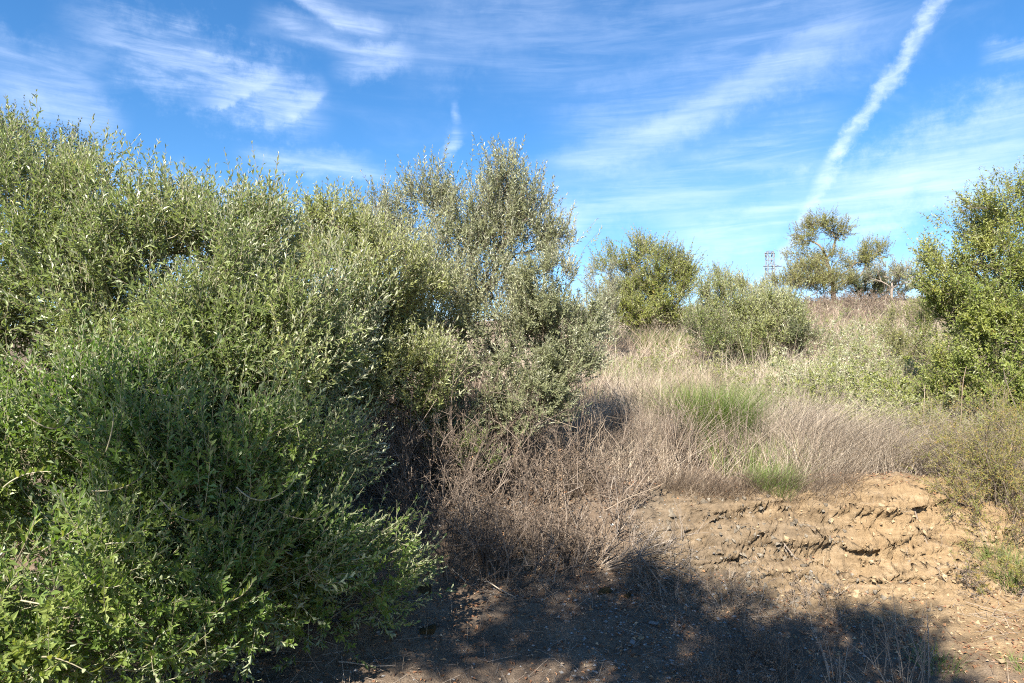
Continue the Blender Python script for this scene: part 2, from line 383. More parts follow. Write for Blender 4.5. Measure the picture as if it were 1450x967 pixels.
def build_ground():
    xs = np.concatenate([-np.geomspace(4.4, 2500, 46)[::-1], np.arange(-4.3, 1.0, .055), np.arange(1.0, 4.6, .015), np.arange(4.62, 7.0, .055), np.geomspace(7.05, 2500, 60)])
    ys = np.concatenate([-np.geomspace(1, 2500, 30)[::-1], np.linspace(-.9, 3.2, 30), np.arange(3.22, 4.9, .042), np.arange(4.92, 6.4, .014), np.arange(6.52, 7.3, .035), np.geomspace(7.33, 40, 70), np.geomspace(41, 2500, 44)])
    X, Y = np.meshgrid(xs, ys); Z = height(X, Y)
    n, m = X.shape; idx = np.arange(n * m).reshape(n, m)
    q = np.stack([idx[:-1, :-1], idx[:-1, 1:], idx[1:, 1:], idx[1:, :-1]], -1).reshape(-1, 4)
    dY = bank_push(X, Y, Z)
    b = Buf(); b.add(np.stack([X, Y - dY, Z], -1), np.concatenate([q[:, [0, 1, 2]], q[:, [0, 2, 3]]]), 0.5)
    m_, N, L = newmat('bank_soil')
    out = N.new('ShaderNodeOutputMaterial'); p = N.new('ShaderNodeBsdfPrincipled')
    at_ = N.new('ShaderNodeAttribute'); at_.attribute_name = 'ochre'
    tc = N.new('ShaderNodeTexCoord')
    def noise(scale, det, ro):
        q = N.new('ShaderNodeTexNoise'); L.new(tc.outputs['Object'], q.inputs['Vector'])
        q.inputs['Scale'].default_value = scale; q.inputs['Detail'].default_value = det; q.inputs['Roughness'].default_value = ro
        return q.outputs['Fac']
    mpp = N.new('ShaderNodeMapping'); L.new(tc.outputs['Object'], mpp.inputs[0]); mpp.inputs['Rotation'].default_value = (0, .5, 0); mpp.inputs['Scale'].default_value = (3, 8, 20)
    ns = N.new('ShaderNodeTexNoise'); L.new(mpp.outputs[0], ns.inputs['Vector']); ns.inputs['Scale'].default_value = 1.0; ns.inputs['Detail'].default_value = 7; ns.inputs['Roughness'].default_value = .68
    nsp = noise(120, 3, .6)
    n1 = noise(2.5, 8, .7); n2 = noise(30, 6, .7); n3 = noise(9, 6, .65)
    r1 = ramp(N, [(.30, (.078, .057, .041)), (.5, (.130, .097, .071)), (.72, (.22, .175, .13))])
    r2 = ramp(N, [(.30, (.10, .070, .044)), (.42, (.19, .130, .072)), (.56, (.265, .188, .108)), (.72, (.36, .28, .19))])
    a = N.new('ShaderNodeMath'); a.operation = 'MULTIPLY_ADD'; L.new(n2, a.inputs[0]); a.inputs[1].default_value = .55
    bq = N.new('ShaderNodeMath'); bq.operation = 'MULTIPLY'; L.new(n1, bq.inputs[0]); bq.inputs[1].default_value = .5; L.new(bq.outputs[0], a.inputs[2])
    L.new(a.outputs[0], r1.inputs[0])
    c2 = N.new('ShaderNodeMath'); c2.operation = 'MULTIPLY_ADD'; L.new(ns.outputs['Fac'], c2.inputs[0]); c2.inputs[1].default_value = .6
    c3 = N.new('ShaderNodeMath'); c3.operation = 'MULTIPLY'; L.new(a.outputs[0], c3.inputs[0]); c3.inputs[1].default_value = .42; L.new(c3.outputs[0], c2.inputs[2]); L.new(c2.outputs[0], r2.inputs[0])
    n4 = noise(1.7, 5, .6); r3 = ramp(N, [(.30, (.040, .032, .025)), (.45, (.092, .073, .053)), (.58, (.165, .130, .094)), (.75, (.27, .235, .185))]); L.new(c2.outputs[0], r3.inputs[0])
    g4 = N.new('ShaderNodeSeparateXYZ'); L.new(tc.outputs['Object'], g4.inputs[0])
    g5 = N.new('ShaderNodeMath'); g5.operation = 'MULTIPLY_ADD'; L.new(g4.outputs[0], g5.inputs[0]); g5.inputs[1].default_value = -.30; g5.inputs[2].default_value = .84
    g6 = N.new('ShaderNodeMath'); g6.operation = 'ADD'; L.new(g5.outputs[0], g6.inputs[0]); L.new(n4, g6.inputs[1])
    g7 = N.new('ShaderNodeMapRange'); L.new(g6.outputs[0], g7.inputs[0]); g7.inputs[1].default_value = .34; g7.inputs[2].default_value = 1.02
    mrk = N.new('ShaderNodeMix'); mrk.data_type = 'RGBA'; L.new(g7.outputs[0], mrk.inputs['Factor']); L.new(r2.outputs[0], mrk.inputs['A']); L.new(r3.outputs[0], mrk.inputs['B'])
    mx = N.new('ShaderNodeMix'); mx.data_type = 'RGBA'
    f = N.new('ShaderNodeMath'); f.operation = 'MULTIPLY_ADD'; L.new(n3, f.inputs[0]); f.inputs[1].default_value = .9; L.new(at_.outputs['Fac'], f.inputs[2])
    mr = N.new('ShaderNodeMapRange'); L.new(f.outputs[0], mr.inputs[0]); mr.inputs[1].default_value = .65; mr.inputs[2].default_value = 1.1
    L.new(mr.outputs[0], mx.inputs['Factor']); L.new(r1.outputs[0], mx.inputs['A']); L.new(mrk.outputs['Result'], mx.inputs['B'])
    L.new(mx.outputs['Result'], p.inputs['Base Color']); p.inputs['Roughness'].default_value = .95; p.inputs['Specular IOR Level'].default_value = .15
    bp = N.new('ShaderNodeBump'); bp.inputs['Strength'].default_value = 1.0; bp.inputs['Distance'].default_value = .02
    hb = N.new('ShaderNodeMath'); hb.operation = 'ADD'; L.new(n2, hb.inputs[0])
    hc = N.new('ShaderNodeMath'); hc.operation = 'MULTIPLY'; L.new(nsp, hc.inputs[0]); hc.inputs[1].default_value = .35; L.new(hc.outputs[0], hb.inputs[1]); L.new(hb.outputs[0], bp.inputs['Height']); L.new(bp.outputs[0], p.inputs['Normal'])
    L.new(p.outputs[0], out.inputs[0])
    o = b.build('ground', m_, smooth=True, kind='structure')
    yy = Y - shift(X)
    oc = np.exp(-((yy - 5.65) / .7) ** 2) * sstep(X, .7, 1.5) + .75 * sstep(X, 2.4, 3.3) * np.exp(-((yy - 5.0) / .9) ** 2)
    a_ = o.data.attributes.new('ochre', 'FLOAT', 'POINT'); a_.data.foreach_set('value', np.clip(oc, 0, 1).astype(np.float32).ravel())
build_ground()

# ------------------------------------------------------------------ trees
def blob_points(blobs, gap=0.0, gsc=1.6, seed=0):
    out = []
    for bl in blobs:
        if bl[0] == 'm':                                  # centre and radii in metres
            c = np.array(bl[1:4], float); r = np.array(bl[4:7], float); n = bl[7]
        else:
            px, py, d, rx, ry, rd, n = bl
            c = at(px, py, d); k = F / d; r = np.array([rx / k, rd, ry / k])
        m = int(n * (1 + 2 * gap)) + 8
        u = rdir(m) * (rng.uniform(.12, 1, m) ** (1 / 3))[:, None]
        p = c + u * r
        if gap > 0:
            g = vnoise(p * gsc * 2.2 + seed); order = np.argsort(-g); p = p[order[:n]]; u = u[order[:n]]
        else: p = p[:n]; u = u[:n]
        out.append(np.concatenate([p, np.repeat(c[None], len(p), 0), np.repeat(r[None], len(p), 0)], 1))
    return np.concatenate(out)

def skeleton(base, A, alpha=0.35, stepmax=0.22, trunk=None):
    """greedy spanning tree from base through the attractor points A"""
    cap = len(A) * 8 + 400
    P = np.empty((cap, 3)); PL = np.empty(cap); par = np.full(cap, -1)
    P[0] = base; PL[0] = 0; n = 1
    for q in (trunk or []):
        q = np.asarray(q, float); m = max(1, int(np.linalg.norm(q - P[n - 1]) / .15)); s = P[n - 1].copy()
        for j in range(1, m + 1):
            P[n] = s + (q - s) * j / m + rng.normal(0, .012, 3); par[n] = n - 1; PL[n] = PL[n - 1] + np.linalg.norm(P[n] - P[n - 1]); n += 1
    tips = []
    for i in np.argsort(np.linalg.norm(A - P[n - 1], axis=1)):
        a = A[i]; v = P[:n] - a; dd = np.linalg.norm(v, axis=1)
        pen = np.where(v[:, 2] > 0, v[:, 2] * .6, 0)       # prefer growing upwards
        c = int(np.argmin(dd + alpha * PL[:n] + pen)); s = P[c].copy(); ln = dd[c]
        m = min(6, max(1, int(ln / stepmax))); prev = c
        side = np.cross(a - s, rng.normal(size=3)); side = side / max(1e-6, np.linalg.norm(side)) * ln * .09
        for j in range(1, m + 1):
            if n >= cap: break
            t = j / m
            P[n] = s + (a - s) * t + side * math.sin(math.pi * t) + np.array([0, 0, .06 * ln * math.sin(math.pi * t)])
            par[n] = prev; PL[n] = PL[prev] + np.linalg.norm(P[n] - P[prev]); prev = n; n += 1
        tips.append((prev, i))
    return P[:n], par[:n], tips

def tube(buf, pts, rad, sides):
    add_stems(buf, np.asarray(pts)[None], np.asarray(rad)[None], sides)

def tree(name, label, cat, base, blobs, leaf, wood='bark', twig='twig', nt=5, tl=.26, nl=16, lL=.05, lW=.011, tip_r=.0028, max_r=.09,
         trunk=None, gap=0.5, gsc=1.6, up=.55, outw=.6, limbs=6, group=None, bendup=.25, alpha=.35, a0=70, a1=25, spread=.10, whorl=2, clump=None, mid=.45, stem_r=.002, limb_wood=None):
    root = thing(name, label, cat, [float(v) for v in base], group)
    D = blob_points(blobs, gap, gsc, seed=len(label)); A, C, Rr = D[:, :3], D[:, 3:6], D[:, 6:9]
    P, par, tips = skeleton(np.array(base, float), A, alpha, trunk=trunk)
    n = len(P); kids = [[] for _ in range(n)]
    for i in range(1, n): kids[par[i]].append(i)
    w = np.zeros(n)
    for i in range(n - 1, -1, -1):
        if not kids[i]: w[i] = 1.0
        if par[i] >= 0: w[par[i]] += w[i]
    rad = tip_r * w ** .5; rad = np.minimum(rad, max_r * (0.6 + .4 * np.sqrt(w / w[0])))
    rad[0] *= 1.25
    # limbs: biggest subtrees hanging off the main stem
    stem = [0]
    while True:
        k = kids[stem[-1]]
        if not k: break
        b = max(k, key=lambda q: w[q])
        if w[b] < .30 * w[0]: break
        stem.append(b)
    ss = set(stem)
    cand = sorted([k for s in stem for k in kids[s] if k not in ss], key=lambda q: -w[q])
    limb_of = np.full(n, -1)
    for j, c in enumerate(cand[:limbs]): limb_of[c] = j
    for i in range(1, n):
        if limb_of[i] < 0 and limb_of[par[i]] >= 0: limb_of[i] = limb_of[par[i]]
    nlimb = min(limbs, len(cand))
    tb = Buf(); lb = [Buf() for _ in range(nlimb)]
    fb = Buf(); lf = [Buf() for _ in range(nlimb)]
    starts = [(0, None)]
    while starts:                                       # chains of thickest descendants
        i, p = starts.pop(); ch = [i] if p is None else [p, i]
        rr = [rad[i]] if p is None else [min(rad[p], rad[i] * 1.15), rad[i]]
        c = i
        while kids[c]:
            b = max(kids[c], key=lambda q: w[q])
            for k in kids[c]:
                if k != b and not (limb_of[k] != limb_of[c]): starts.append((k, c))
                elif k != b: starts.append((k, c))
            if limb_of[b] != limb_of[c]: starts.append((b, c)); break
            ch.append(b); rr.append(rad[b]); c = b
        if len(ch) < 2: continue
        tgt = tb if limb_of[i] < 0 else lb[limb_of[i]]
        tube(tgt, P[ch], np.array(rr), 7 if max(rr) > .02 else (4 if max(rr) > .006 else 3))
    ti = np.array([t for t, _ in tips]); ai = np.array([a for _, a in tips])
    tdir = norm(P[ti] - P[par[ti]])
    oi = np.repeat(np.arange(len(ti)), nt); m = len(oi)
    outdir = norm((A[ai] - C[ai]) / Rr[ai])
    d = norm(tdir[oi] * .35 + outdir[oi] * outw + np.array([0, 0, up]) + rng.normal(0, .42, (m, 3)))
    back = rng.uniform(0, 1, (m, 1)) ** 1.5
    O = P[ti][oi] * (1 - back) + P[par[ti]][oi] * back + rng.normal(0, spread, (m, 3)) * .35
    ln = tl * rng.uniform(.55, 1.25, m)
    bend = np.stack([rng.normal(0, .12, m), rng.normal(0, .12, m), bendup + rng.normal(0, .12, m)], 1)
    Rv = np.clip(vnoise(O * 2.3 + 11) * .9 + rng.normal(0, .13, m), 0, 1)
    lm = limb_of[ti][oi]
    for j in range(-1, nlimb):
        k = np.where(lm == j)[0]
        if not len(k): continue
        sb, fl = (tb, fb) if j < 0 else (lb[j], lf[j])
        tmp = Buf()
        add_twigs(sb, tmp, O[k], d[k], ln[k], bend[k], nl, lL, lW, stem_r, None, a0, a1, whorl=whorl, mid=mid, sk=3 if limb_wood else 2)
        base_r = np.repeat(np.repeat(Rv[k], nl), 2)
        tmp.R[0] = np.clip(base_r * .75 + tmp.R[0] * .3, 0, 1)
        fl.V += tmp.V; fl.R += tmp.R; fl.T += [t + fl.n for t in tmp.T]; fl.n += tmp.n
    if tb.n: tb.build('trunk', MAT[wood], root, True)
    if fb.n: fb.build('crown', MAT[leaf], root, kind='stuff')
    for j in range(nlimb):
        if lb[j].n == 0: continue
        o = lb[j].build('branch', MAT[limb_wood or wood], root, True)
        if lf[j].n: lf[j].build('foliage', MAT[leaf], o, kind='stuff')
    return root

# big olive on the left, hanging over the bank
bl1 = [(15, 255, 5.3, 80, 55, .45, 64), (60, 330, 5.1, 160, 95, .7, 150), (200, 355, 5.0, 120, 75, .6, 95), (330, 350, 5.1, 75, 50, .5, 55),
       (250, 440, 4.8, 190, 110, .7, 190), (80, 490, 4.7, 200, 120, .7, 190), (350, 540, 4.7, 150, 110, .6, 170), (420, 450, 4.9, 110, 90, .6, 90),
       (-130, 480, 4.9, 120, 200, .7, 60), (30, 420, 4.9, 110, 90, .6, 70), (270, 590, 4.9, 130, 110, .5, 110), (160, 580, 5.0, 110, 100, .5, 80), (440, 640, 4.7, 80, 70, .4, 60), (60, 560, 4.9, 80, 60, .4, 50)]
tree('olive_tree', 'large dense olive tree with a pale silvery top, filling the upper left', 'olive tree', gx(210, 5.0) - [0, 0, .1], bl1, 'sheen_olive',
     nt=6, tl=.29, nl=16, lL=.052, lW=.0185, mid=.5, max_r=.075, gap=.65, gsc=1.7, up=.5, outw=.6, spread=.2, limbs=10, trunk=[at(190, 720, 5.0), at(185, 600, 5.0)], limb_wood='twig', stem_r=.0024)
bl1b = [(60, 640, 4.1, 170, 95, .5, 130), (240, 610, 4.2, 130, 80, .5, 110), (110, 690, 3.8, 190, 130, .5, 190), (310, 700, 3.95, 180, 115, .55, 180), (450, 745, 4.35, 95, 105, .5, 115), (170, 810, 3.5, 150, 75, .4, 105),
        (340, 815, 3.7, 120, 60, .4, 72), (40, 880, 3.35, 120, 75, .38, 84), (495, 825, 4.4, 70, 50, .4, 46), (200, 905, 3.4, 70, 40, .25, 28), (-120, 760, 3.7, 110, 140, .5, 44)]
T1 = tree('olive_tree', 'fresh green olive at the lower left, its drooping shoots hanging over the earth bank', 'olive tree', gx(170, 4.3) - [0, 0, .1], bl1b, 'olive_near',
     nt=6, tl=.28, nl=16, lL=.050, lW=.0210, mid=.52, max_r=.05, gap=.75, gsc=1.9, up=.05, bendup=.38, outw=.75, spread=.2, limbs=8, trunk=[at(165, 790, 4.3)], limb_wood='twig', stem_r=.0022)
# yellow-green shrub-like olive between
bl2 = [(385, 350, 6.6, 70, 50, .6, 60), (430, 405, 6.5, 95, 85, .7, 130), (525, 425, 6.3, 95, 90, .7, 130), (470, 335, 6.7, 70, 35, .5, 60), (570, 500, 6.2, 80, 80, .6, 100),
       (480, 510, 6.0, 90, 80, .6, 100), (515, 585, 5.9, 70, 40, .5, 40), (590, 540, 6.0, 50, 50, .4, 50), (560, 470, 6.0, 60, 50, .4, 50), (600, 450, 6.4, 50, 50, .4, 40), (330, 470, 6.6, 90, 90, .6, 60)]
tree('olive_tree', 'yellow-green bushy olive tree between the big left olive and the tall thin-stemmed one', 'olive tree', gx(500, 6.6), bl2, 'sage',
     nt=7, tl=.26, nl=16, lL=.055, lW=.018, max_r=.05, gap=.6, gsc=1.3, up=.6, limbs=6, trunk=[at(500, 600, 6.6)])
# tall sparse silvery olive, centre
bl3 = [(645, 325, 7.6, 34, 32, .35, 18), (572, 340, 7.7, 34, 36, .35, 18), (615, 380, 7.5, 70, 36, .4, 34), (712, 265, 7.5, 24, 34, .25, 40), (692, 310, 7.5, 52, 45, .35, 75), (752, 310, 7.4, 30, 36, .3, 45), (606, 278, 7.7, 30, 32, .25, 46), (585, 320, 7.7, 35, 36, .3, 14), (533, 310, 7.8, 30, 34, .25, 44),
       (555, 345, 7.7, 40, 35, .3, 18), (660, 370, 7.4, 80, 45, .5, 75), (720, 350, 7.4, 55, 40, .4, 50), (800, 345, 7.3, 32, 15, .2, 24), (620, 440, 7.2, 70, 55, .5, 80), (700, 430, 7.1, 90, 50, .6, 90)]
tree('olive_tree', 'tall silvery olive tree with thin stems and sky showing through its crown', 'olive tree', gx(655, 7.6), bl3, 'silver',
     nt=5, tl=.24, nl=15, lL=.054, lW=.0160, spread=.22, max_r=.05, gap=.5, gsc=2.6, up=.7, outw=.5, limbs=8, trunk=[at(652, 560, 7.5), at(655, 430, 7.5)], alpha=.25)
bl3b = [(780, 410, 7.0, 62, 40, .5, 85), (790, 455, 6.9, 60, 45, .5, 90), (715, 500, 6.9, 90, 60, .6, 110), (805, 520, 6.7, 38, 52, .35, 65), (745, 575, 6.6, 60, 45, .4, 70), (700, 560, 6.7, 60, 50, .4, 45), (830, 440, 7.0, 22, 40, .3, 26)]
tree('olive_tree', 'low rounded grey-green olive tree beside the dry grass, right of the thin-stemmed tree', 'olive tree', gx(745, 7.0), bl3b, 'silver',
     nt=6, tl=.20, nl=18, lL=.046, lW=.0140, max_r=.045, gap=.5, gsc=2.0, up=.35, outw=.8, limbs=6, trunk=[at(750, 560, 7.0)])
tree('olive_shrub', 'small fresh green olive shrub rising from the brown dead brush', 'shrub', gx(640, 6.1), [(640, 622, 6.1, 34, 36, .25, 42), (600, 600, 6.2, 35, 25, .2, 22), (690, 640, 6.0, 25, 28, .2, 16)], 'olive',
     nt=4, tl=.18, nl=16, lL=.05, lW=.011, max_r=.02, limbs=3, up=.8)
# dark evergreen peeping over the big olive
tree('evergreen_oak', 'dark evergreen oak whose top shows behind the big olive at the upper left', 'oak tree', gx(60, 11), [(60, 222, 11, 58, 36, .9, 150), (20, 300, 11, 110, 60, 1.2, 90), (260, 300, 11.5, 38, 26, .6, 60), (180, 360, 11, 120, 50, 1, 80), (350, 350, 11.5, 30, 25, .6, 50), (330, 420, 11, 120, 60, 1, 60)], 'dark',
     nt=3, tl=.3, nl=14, lL=.05, lW=.026, max_r=.12, limbs=4, up=.3, trunk=[at(80, 480, 11)])
# right side
bl8 = [(1425, 285, 8.8, 55, 35, .4, 50), (1385, 320, 8.7, 50, 38, .4, 50), (1440, 345, 8.8, 60, 45, .5, 55), (1345, 365, 8.6, 34, 30, .3, 34), (1400, 385, 8.6, 60, 35, .5, 45), (1330, 405, 8.5, 24, 24, .3, 22), (1520, 300, 9, 60, 70, .6, 45), (1500, 400, 8.8, 50, 60, .6, 40)]
tree('young_tree', 'slender pale-leaved tree with a sparse open crown at the right edge', 'tree', gx(1432, 8.9), bl8, 'yellow', nt=4, tl=.24, nl=13, lL=.055, lW=.021, max_r=.04, gap=.8, gsc=2.4, limbs=6, up=.6, a0=75, a1=40,
     trunk=[at(1436, 520, 8.9), at(1430, 420, 8.9)])
bl9 = [(1400, 440, 8.3, 80, 55, .6, 110), (1415, 385, 8.5, 62, 45, .5, 70), (1440, 330, 8.7, 50, 40, .4, 44), (1355, 415, 8.4, 38, 32, .4, 40), (1362, 470, 8.4, 48, 52, .5, 64), (1430, 510, 8.0, 75, 75, .6, 130), (1370, 550, 8.1, 60, 55, .5, 80), (1440, 590, 7.8, 60, 40, .5, 60), (1520, 480, 8.2, 60, 110, .7, 80), (1400, 600, 7.9, 80, 40, .5, 80), (1470, 560, 7.8, 50, 70, .5, 60), (1450, 420, 8.6, 60, 50, .5, 60)]
tree('leafy_bush', 'bright green leafy bush under the slender tree at the right edge', 'bush', gx(1420, 8.2), bl9, 'green', nt=6, tl=.22, nl=13, lL=.05, lW=.021, max_r=.03, gap=.45, gsc=2.0, limbs=6, up=.45, a0=75, a1=40, trunk=[gx(1420, 8.2) + [0, 0, .3]])
tree('broom_bush', 'ochre-yellow bush on the slope just left of the bright green bush', 'bush', gx(1300, 12), [(1290, 470, 12, 34, 38, .6, 60), (1325, 455, 12, 35, 40, .6, 60), (1290, 500, 11.8, 30, 20, .4, 30)], 'hill', nt=5, tl=.25, nl=14, lL=.05, lW=.014, max_r=.03, limbs=3, up=.9)

# trees on the slope and crest
tree('hill_tree', 'rounded olive-green tree bushy to the ground, standing on the slope left of the pylon', 'tree', gx(918, 20), [(925, 390, 20, 48, 35, 1.0, 110), (920, 425, 19.8, 58, 28, 1.1, 110), (918, 352, 20, 16, 20, .4, 22), (965, 400, 20, 26, 30, .6, 45), (885, 395, 20, 26, 28, .6, 30), (865, 375, 20.5, 20, 22, .5, 16), (920, 448, 19.5, 58, 18, 1.0, 70), (880, 440, 19.6, 30, 22, .7, 40), (960, 440, 19.6, 26, 24, .7, 40)], 'yellow',
     gap=.5, gsc=1.0, nt=7, tl=.42, nl=12, lL=.085, lW=.030, max_r=.07, tip_r=.004, spread=.3, limbs=5, up=.5, stem_r=.005, trunk=[at(915, 450, 20)])
tree('pale_bush', 'pale silvery bush behind the rounded hill tree beside the olives', 'bush', gx(855, 17), [(852, 405, 17, 22, 38, .5, 40), (848, 450, 16, 28, 30, .6, 40)], 'silver', nt=5, tl=.35, nl=12, lL=.075, lW=.02, max_r=.05, limbs=3, up=.7, stem_r=.004)
tree('olive_bush', 'bushy olive in the middle of the slope with silvery upright shoots, tall grass below', 'olive bush', gx(1075, 14.5), [(1085, 460, 14.5, 48, 32, .8, 110), (1030, 460, 14.6, 40, 36, .7, 80), (1110, 430, 14.5, 30, 16, .5, 34), (1070, 485, 14.3, 70, 22, .8, 70), (1020, 425, 14.8, 32, 24, .6, 34)], 'sage',
     nt=7, tl=.36, nl=14, lL=.075, lW=.022, max_r=.06, limbs=5, up=.95, outw=.4, stem_r=.0035)
tree('olive_bush', 'smaller pale olive bush peeping over the bushy olive, just left of the pylon', 'olive bush', gx(1066, 22), [(1066, 408, 22, 20, 14, .5, 34), (1020, 402, 22, 22, 14, .5, 30)], 'sage', nt=5, tl=.42, nl=12, lL=.09, lW=.025, max_r=.05, limbs=2, up=.9, stem_r=.005)
tree('green_shrub', 'mid-green shrub growing at the left foot of the bushy olive on the slope', 'shrub', gx(1000, 13.8), [(1000, 470, 13.8, 26, 34, .5, 50), (1045, 500, 13.5, 20, 20, .4, 24)], 'olive', nt=5, tl=.3, nl=12, lL=.06, lW=.018, max_r=.03, limbs=2, up=.8, stem_r=.003)
tree('dark_shrub', 'low dark green shrub at the right foot of the bushy olive on the slope', 'shrub', gx(1130, 14), [(1128, 478, 14, 26, 17, .5, 40), (1150, 490, 14, 20, 12, .4, 20)], 'dark', nt=5, tl=.3, nl=12, lL=.06, lW=.02, max_r=.03, limbs=2, up=.8, stem_r=.003)
bl6 = [(1166, 318, 32, 22, 7, .6, 44), (1140, 334, 32, 12, 9, .5, 24), (1190, 326, 32, 11, 7, .5, 20), (1126, 362, 32, 12, 14, .6, 18), (1176, 366, 32, 20, 12, .7, 30), (1234, 357, 32, 18, 11, .6, 42), (1216, 376, 32, 18, 8, .6, 26), (1148, 388, 32, 20, 14, .7, 26), (1192, 396, 32, 22, 9, .6, 20)]
tree('hill_tree', 'windswept tree with forked dark limbs on the skyline, right of the pylon', 'tree', gx(1182, 32), bl6, 'hill', nt=9, tl=.36, nl=10, lL=.09, lW=.034, max_r=.14, limbs=6, up=.25, gap=.5, spread=.4, stem_r=.005, tip_r=.011, trunk=[at(1180, 405, 32), at(1170, 365, 32)])
tree('broom_bush', 'dense yellow-olive bush at the foot of the windswept skyline tree', 'bush', gx(1140, 31.5), [(1145, 392, 31.5, 36, 20, 1.0, 90), (1115, 402, 31, 24, 16, .8, 44), (1178, 402, 31, 34, 15, .8, 60)], 'hill', nt=6, tl=.45, nl=12, lL=.1, lW=.03, max_r=.06, limbs=3, up=.9, stem_r=.006)
tree('dark_shrub', 'dark green shrubs on the skyline between the windswept tree and a small pale tree', 'shrub', gx(1225, 31), [(1222, 405, 31, 26, 17, .8, 60), (1268, 403, 32, 28, 20, .8, 60), (1245, 415, 31, 34, 12, .7, 40)], 'dark', nt=6, tl=.45, nl=12, lL=.1, lW=.034, max_r=.05, limbs=3, up=.8, stem_r=.006)
tree('small_tree', 'small pale-trunked tree on the skyline near the right trees', 'tree', gx(1265, 30), [(1262, 385, 30, 22, 14, .6, 30), (1290, 388, 30, 20, 18, .6, 24), (1245, 392, 30, 16, 10, .5, 14)], 'silver', wood='grey', nt=4, tl=.42, nl=10, lL=.09, lW=.03, max_r=.09, limbs=3, up=.5, stem_r=.006, tip_r=.01, trunk=[at(1263, 408, 30)])
# trees outside the left edge of the frame that throw the shade on the foreground

tree('olive_tree', 'spreading olive tree by the roadside left of the camera, shading the foreground', 'olive tree', (-3.2, -.3, float(height(-3.2, -.3))),
     [('m', -2.6, .1, 4.35, .7, .6, .6, 110), ('m', -1.6, .1, 4.35, .7, .6, .6, 110), ('m', -.7, .1, 3.95, .7, .6, .45, 90), ('m', .1, .1, 3.75, .65, .5, .35, 80), ('m', .55, .1, 3.7, .35, .4, .22, 30), ('m', -3.3, 0, 4.4, .6, .6, .6, 60), ('m', -1.15, .1, 3.95, .55, .6, .45, 90), ('m', -1.7, .1, 3.55, .8, .5, .3, 60), ('m', -.5, .1, 3.42, .75, .5, .22, 60)], 'olive',
     nt=6, tl=.28, nl=10, lL=.07, lW=.024, max_r=.09, limbs=5, gap=.2, gsc=1.2, trunk=[(-3.2, -.3, 1.8), (-3.0, -.1, 3.2)])

# ------------------------------------------------------------------ pylon behind the hill
def pylon():
    y = 120.0; top = at(1090, 356, y); zt = top[2]; x0 = top[0]; g = float(height(x0, y)); H = zt - g
    root = thing('electricity_pylon', 'grey steel lattice pylon rising behind the hill crest', 'pylon', (x0, y, g))
    wb, wt = 1.1, .48
    def c(t, sx, sy): w = wb + (wt - wb) * min(1, t); return np.array([x0 + sx * w, y + sy * w, g + H * t])
    for sx, sy in ((1, 1), (-1, 1), (-1, -1), (1, -1)):
        b = Buf(); tube(b, [c(0, sx, sy), c(1, sx, sy)], [.10, .08], 4); b.build('leg', MAT['steel'], root)
    b = Buf(); nb = 13
    for i in range(nb):
        t0, t1 = i / nb, (i + 1) / nb
        for (p, q) in (((1, 1), (-1, 1)), ((-1, 1), (-1, -1)), ((-1, -1), (1, -1)), ((1, -1), (1, 1))):
            if i % 2: p, q = q, p
            tube(b, [c(t0, *p), c(t1, *q)], [.055, .055], 3); tube(b, [c(t1, *p), c(t1, *q)], [.05, .05], 3)
    b.build('lattice_brace', MAT['steel'], root)
    for k, (zz, l) in enumerate(((.985, 1.0), (.87, 1.3), (.74, 1.2))):
        b = Buf(); z = g + H * zz
        for sy in (-.4, .4): tube(b, [(x0 - l * .9, y + sy * .3, z), (x0 + l * (1.5 if k == 1 else .8), y + sy * .3, z)], [.08, .08], 4)
        tube(b, [(x0, y, z + .5 if k else z), (x0 + l * (1.5 if k == 1 else .8), y, z)], [.05, .05], 3)
        ca = b.build('crossarm', MAT['steel'], root)
        for sx in (-.85, .8):
            b = Buf(); tube(b, [(x0 + sx * l, y, z), (x0 + sx * l, y, z - .7)], [.07, .07], 5); b.build('insulator', MAT['grey'], ca)
pylon()

# ------------------------------------------------------------------ grasses
def blades(buf, B, h, lean, w, droop=.25, R=None):
    """curved tapering grass blades: base B (n,3), height h, lean (n,2) horizontal offset per unit height"""
    n = len(B); L3 = np.concatenate([lean, np.ones((n, 1))], 1); h = h[:, None]
    dr = np.concatenate([lean * droop, np.full((n, 1), -droop * .35) * np.linalg.norm(lean, axis=1, keepdims=True)], 1)
    m = B + L3 * h * .5 + dr * h * .25; t = B + L3 * h + dr * h
    a = rng.uniform(0, math.pi, n); s = np.stack([np.cos(a), np.sin(a) * .5, np.zeros(n)], 1) * w[:, None] / 2
    V = np.stack([B - s, B + s, m + s * .8, m - s * .8, t], 1); k = np.arange(n)[:, None] * 5
    T = np.concatenate([k + [0, 1, 2], k + [0, 2, 3], k + [3, 2, 4]], 1).reshape(-1, 3)
    R = rng.random(n) if R is None else R
    buf.add(V, T, np.repeat(R, 3))
def inpoly(px, py, poly):
    r = np.zeros(len(px), bool); q = poly[-1]
    for p in poly:
        c = ((p[1] > py) != (q[1] > py)) & (px < (q[0] - p[0]) * (py - p[1]) / (q[1] - p[1] + 1e-9) + p[0]); r ^= c; q = p
    return r
def project(P):
    v = P - CAM; c, s = math.cos(PITCH), math.sin(PITCH)
    dz = v[..., 1] * c + v[..., 2] * s; up = -v[..., 1] * s + v[..., 2] * c
    return 725 + F * v[..., 0] / dz, 483.5 - F * up / dz

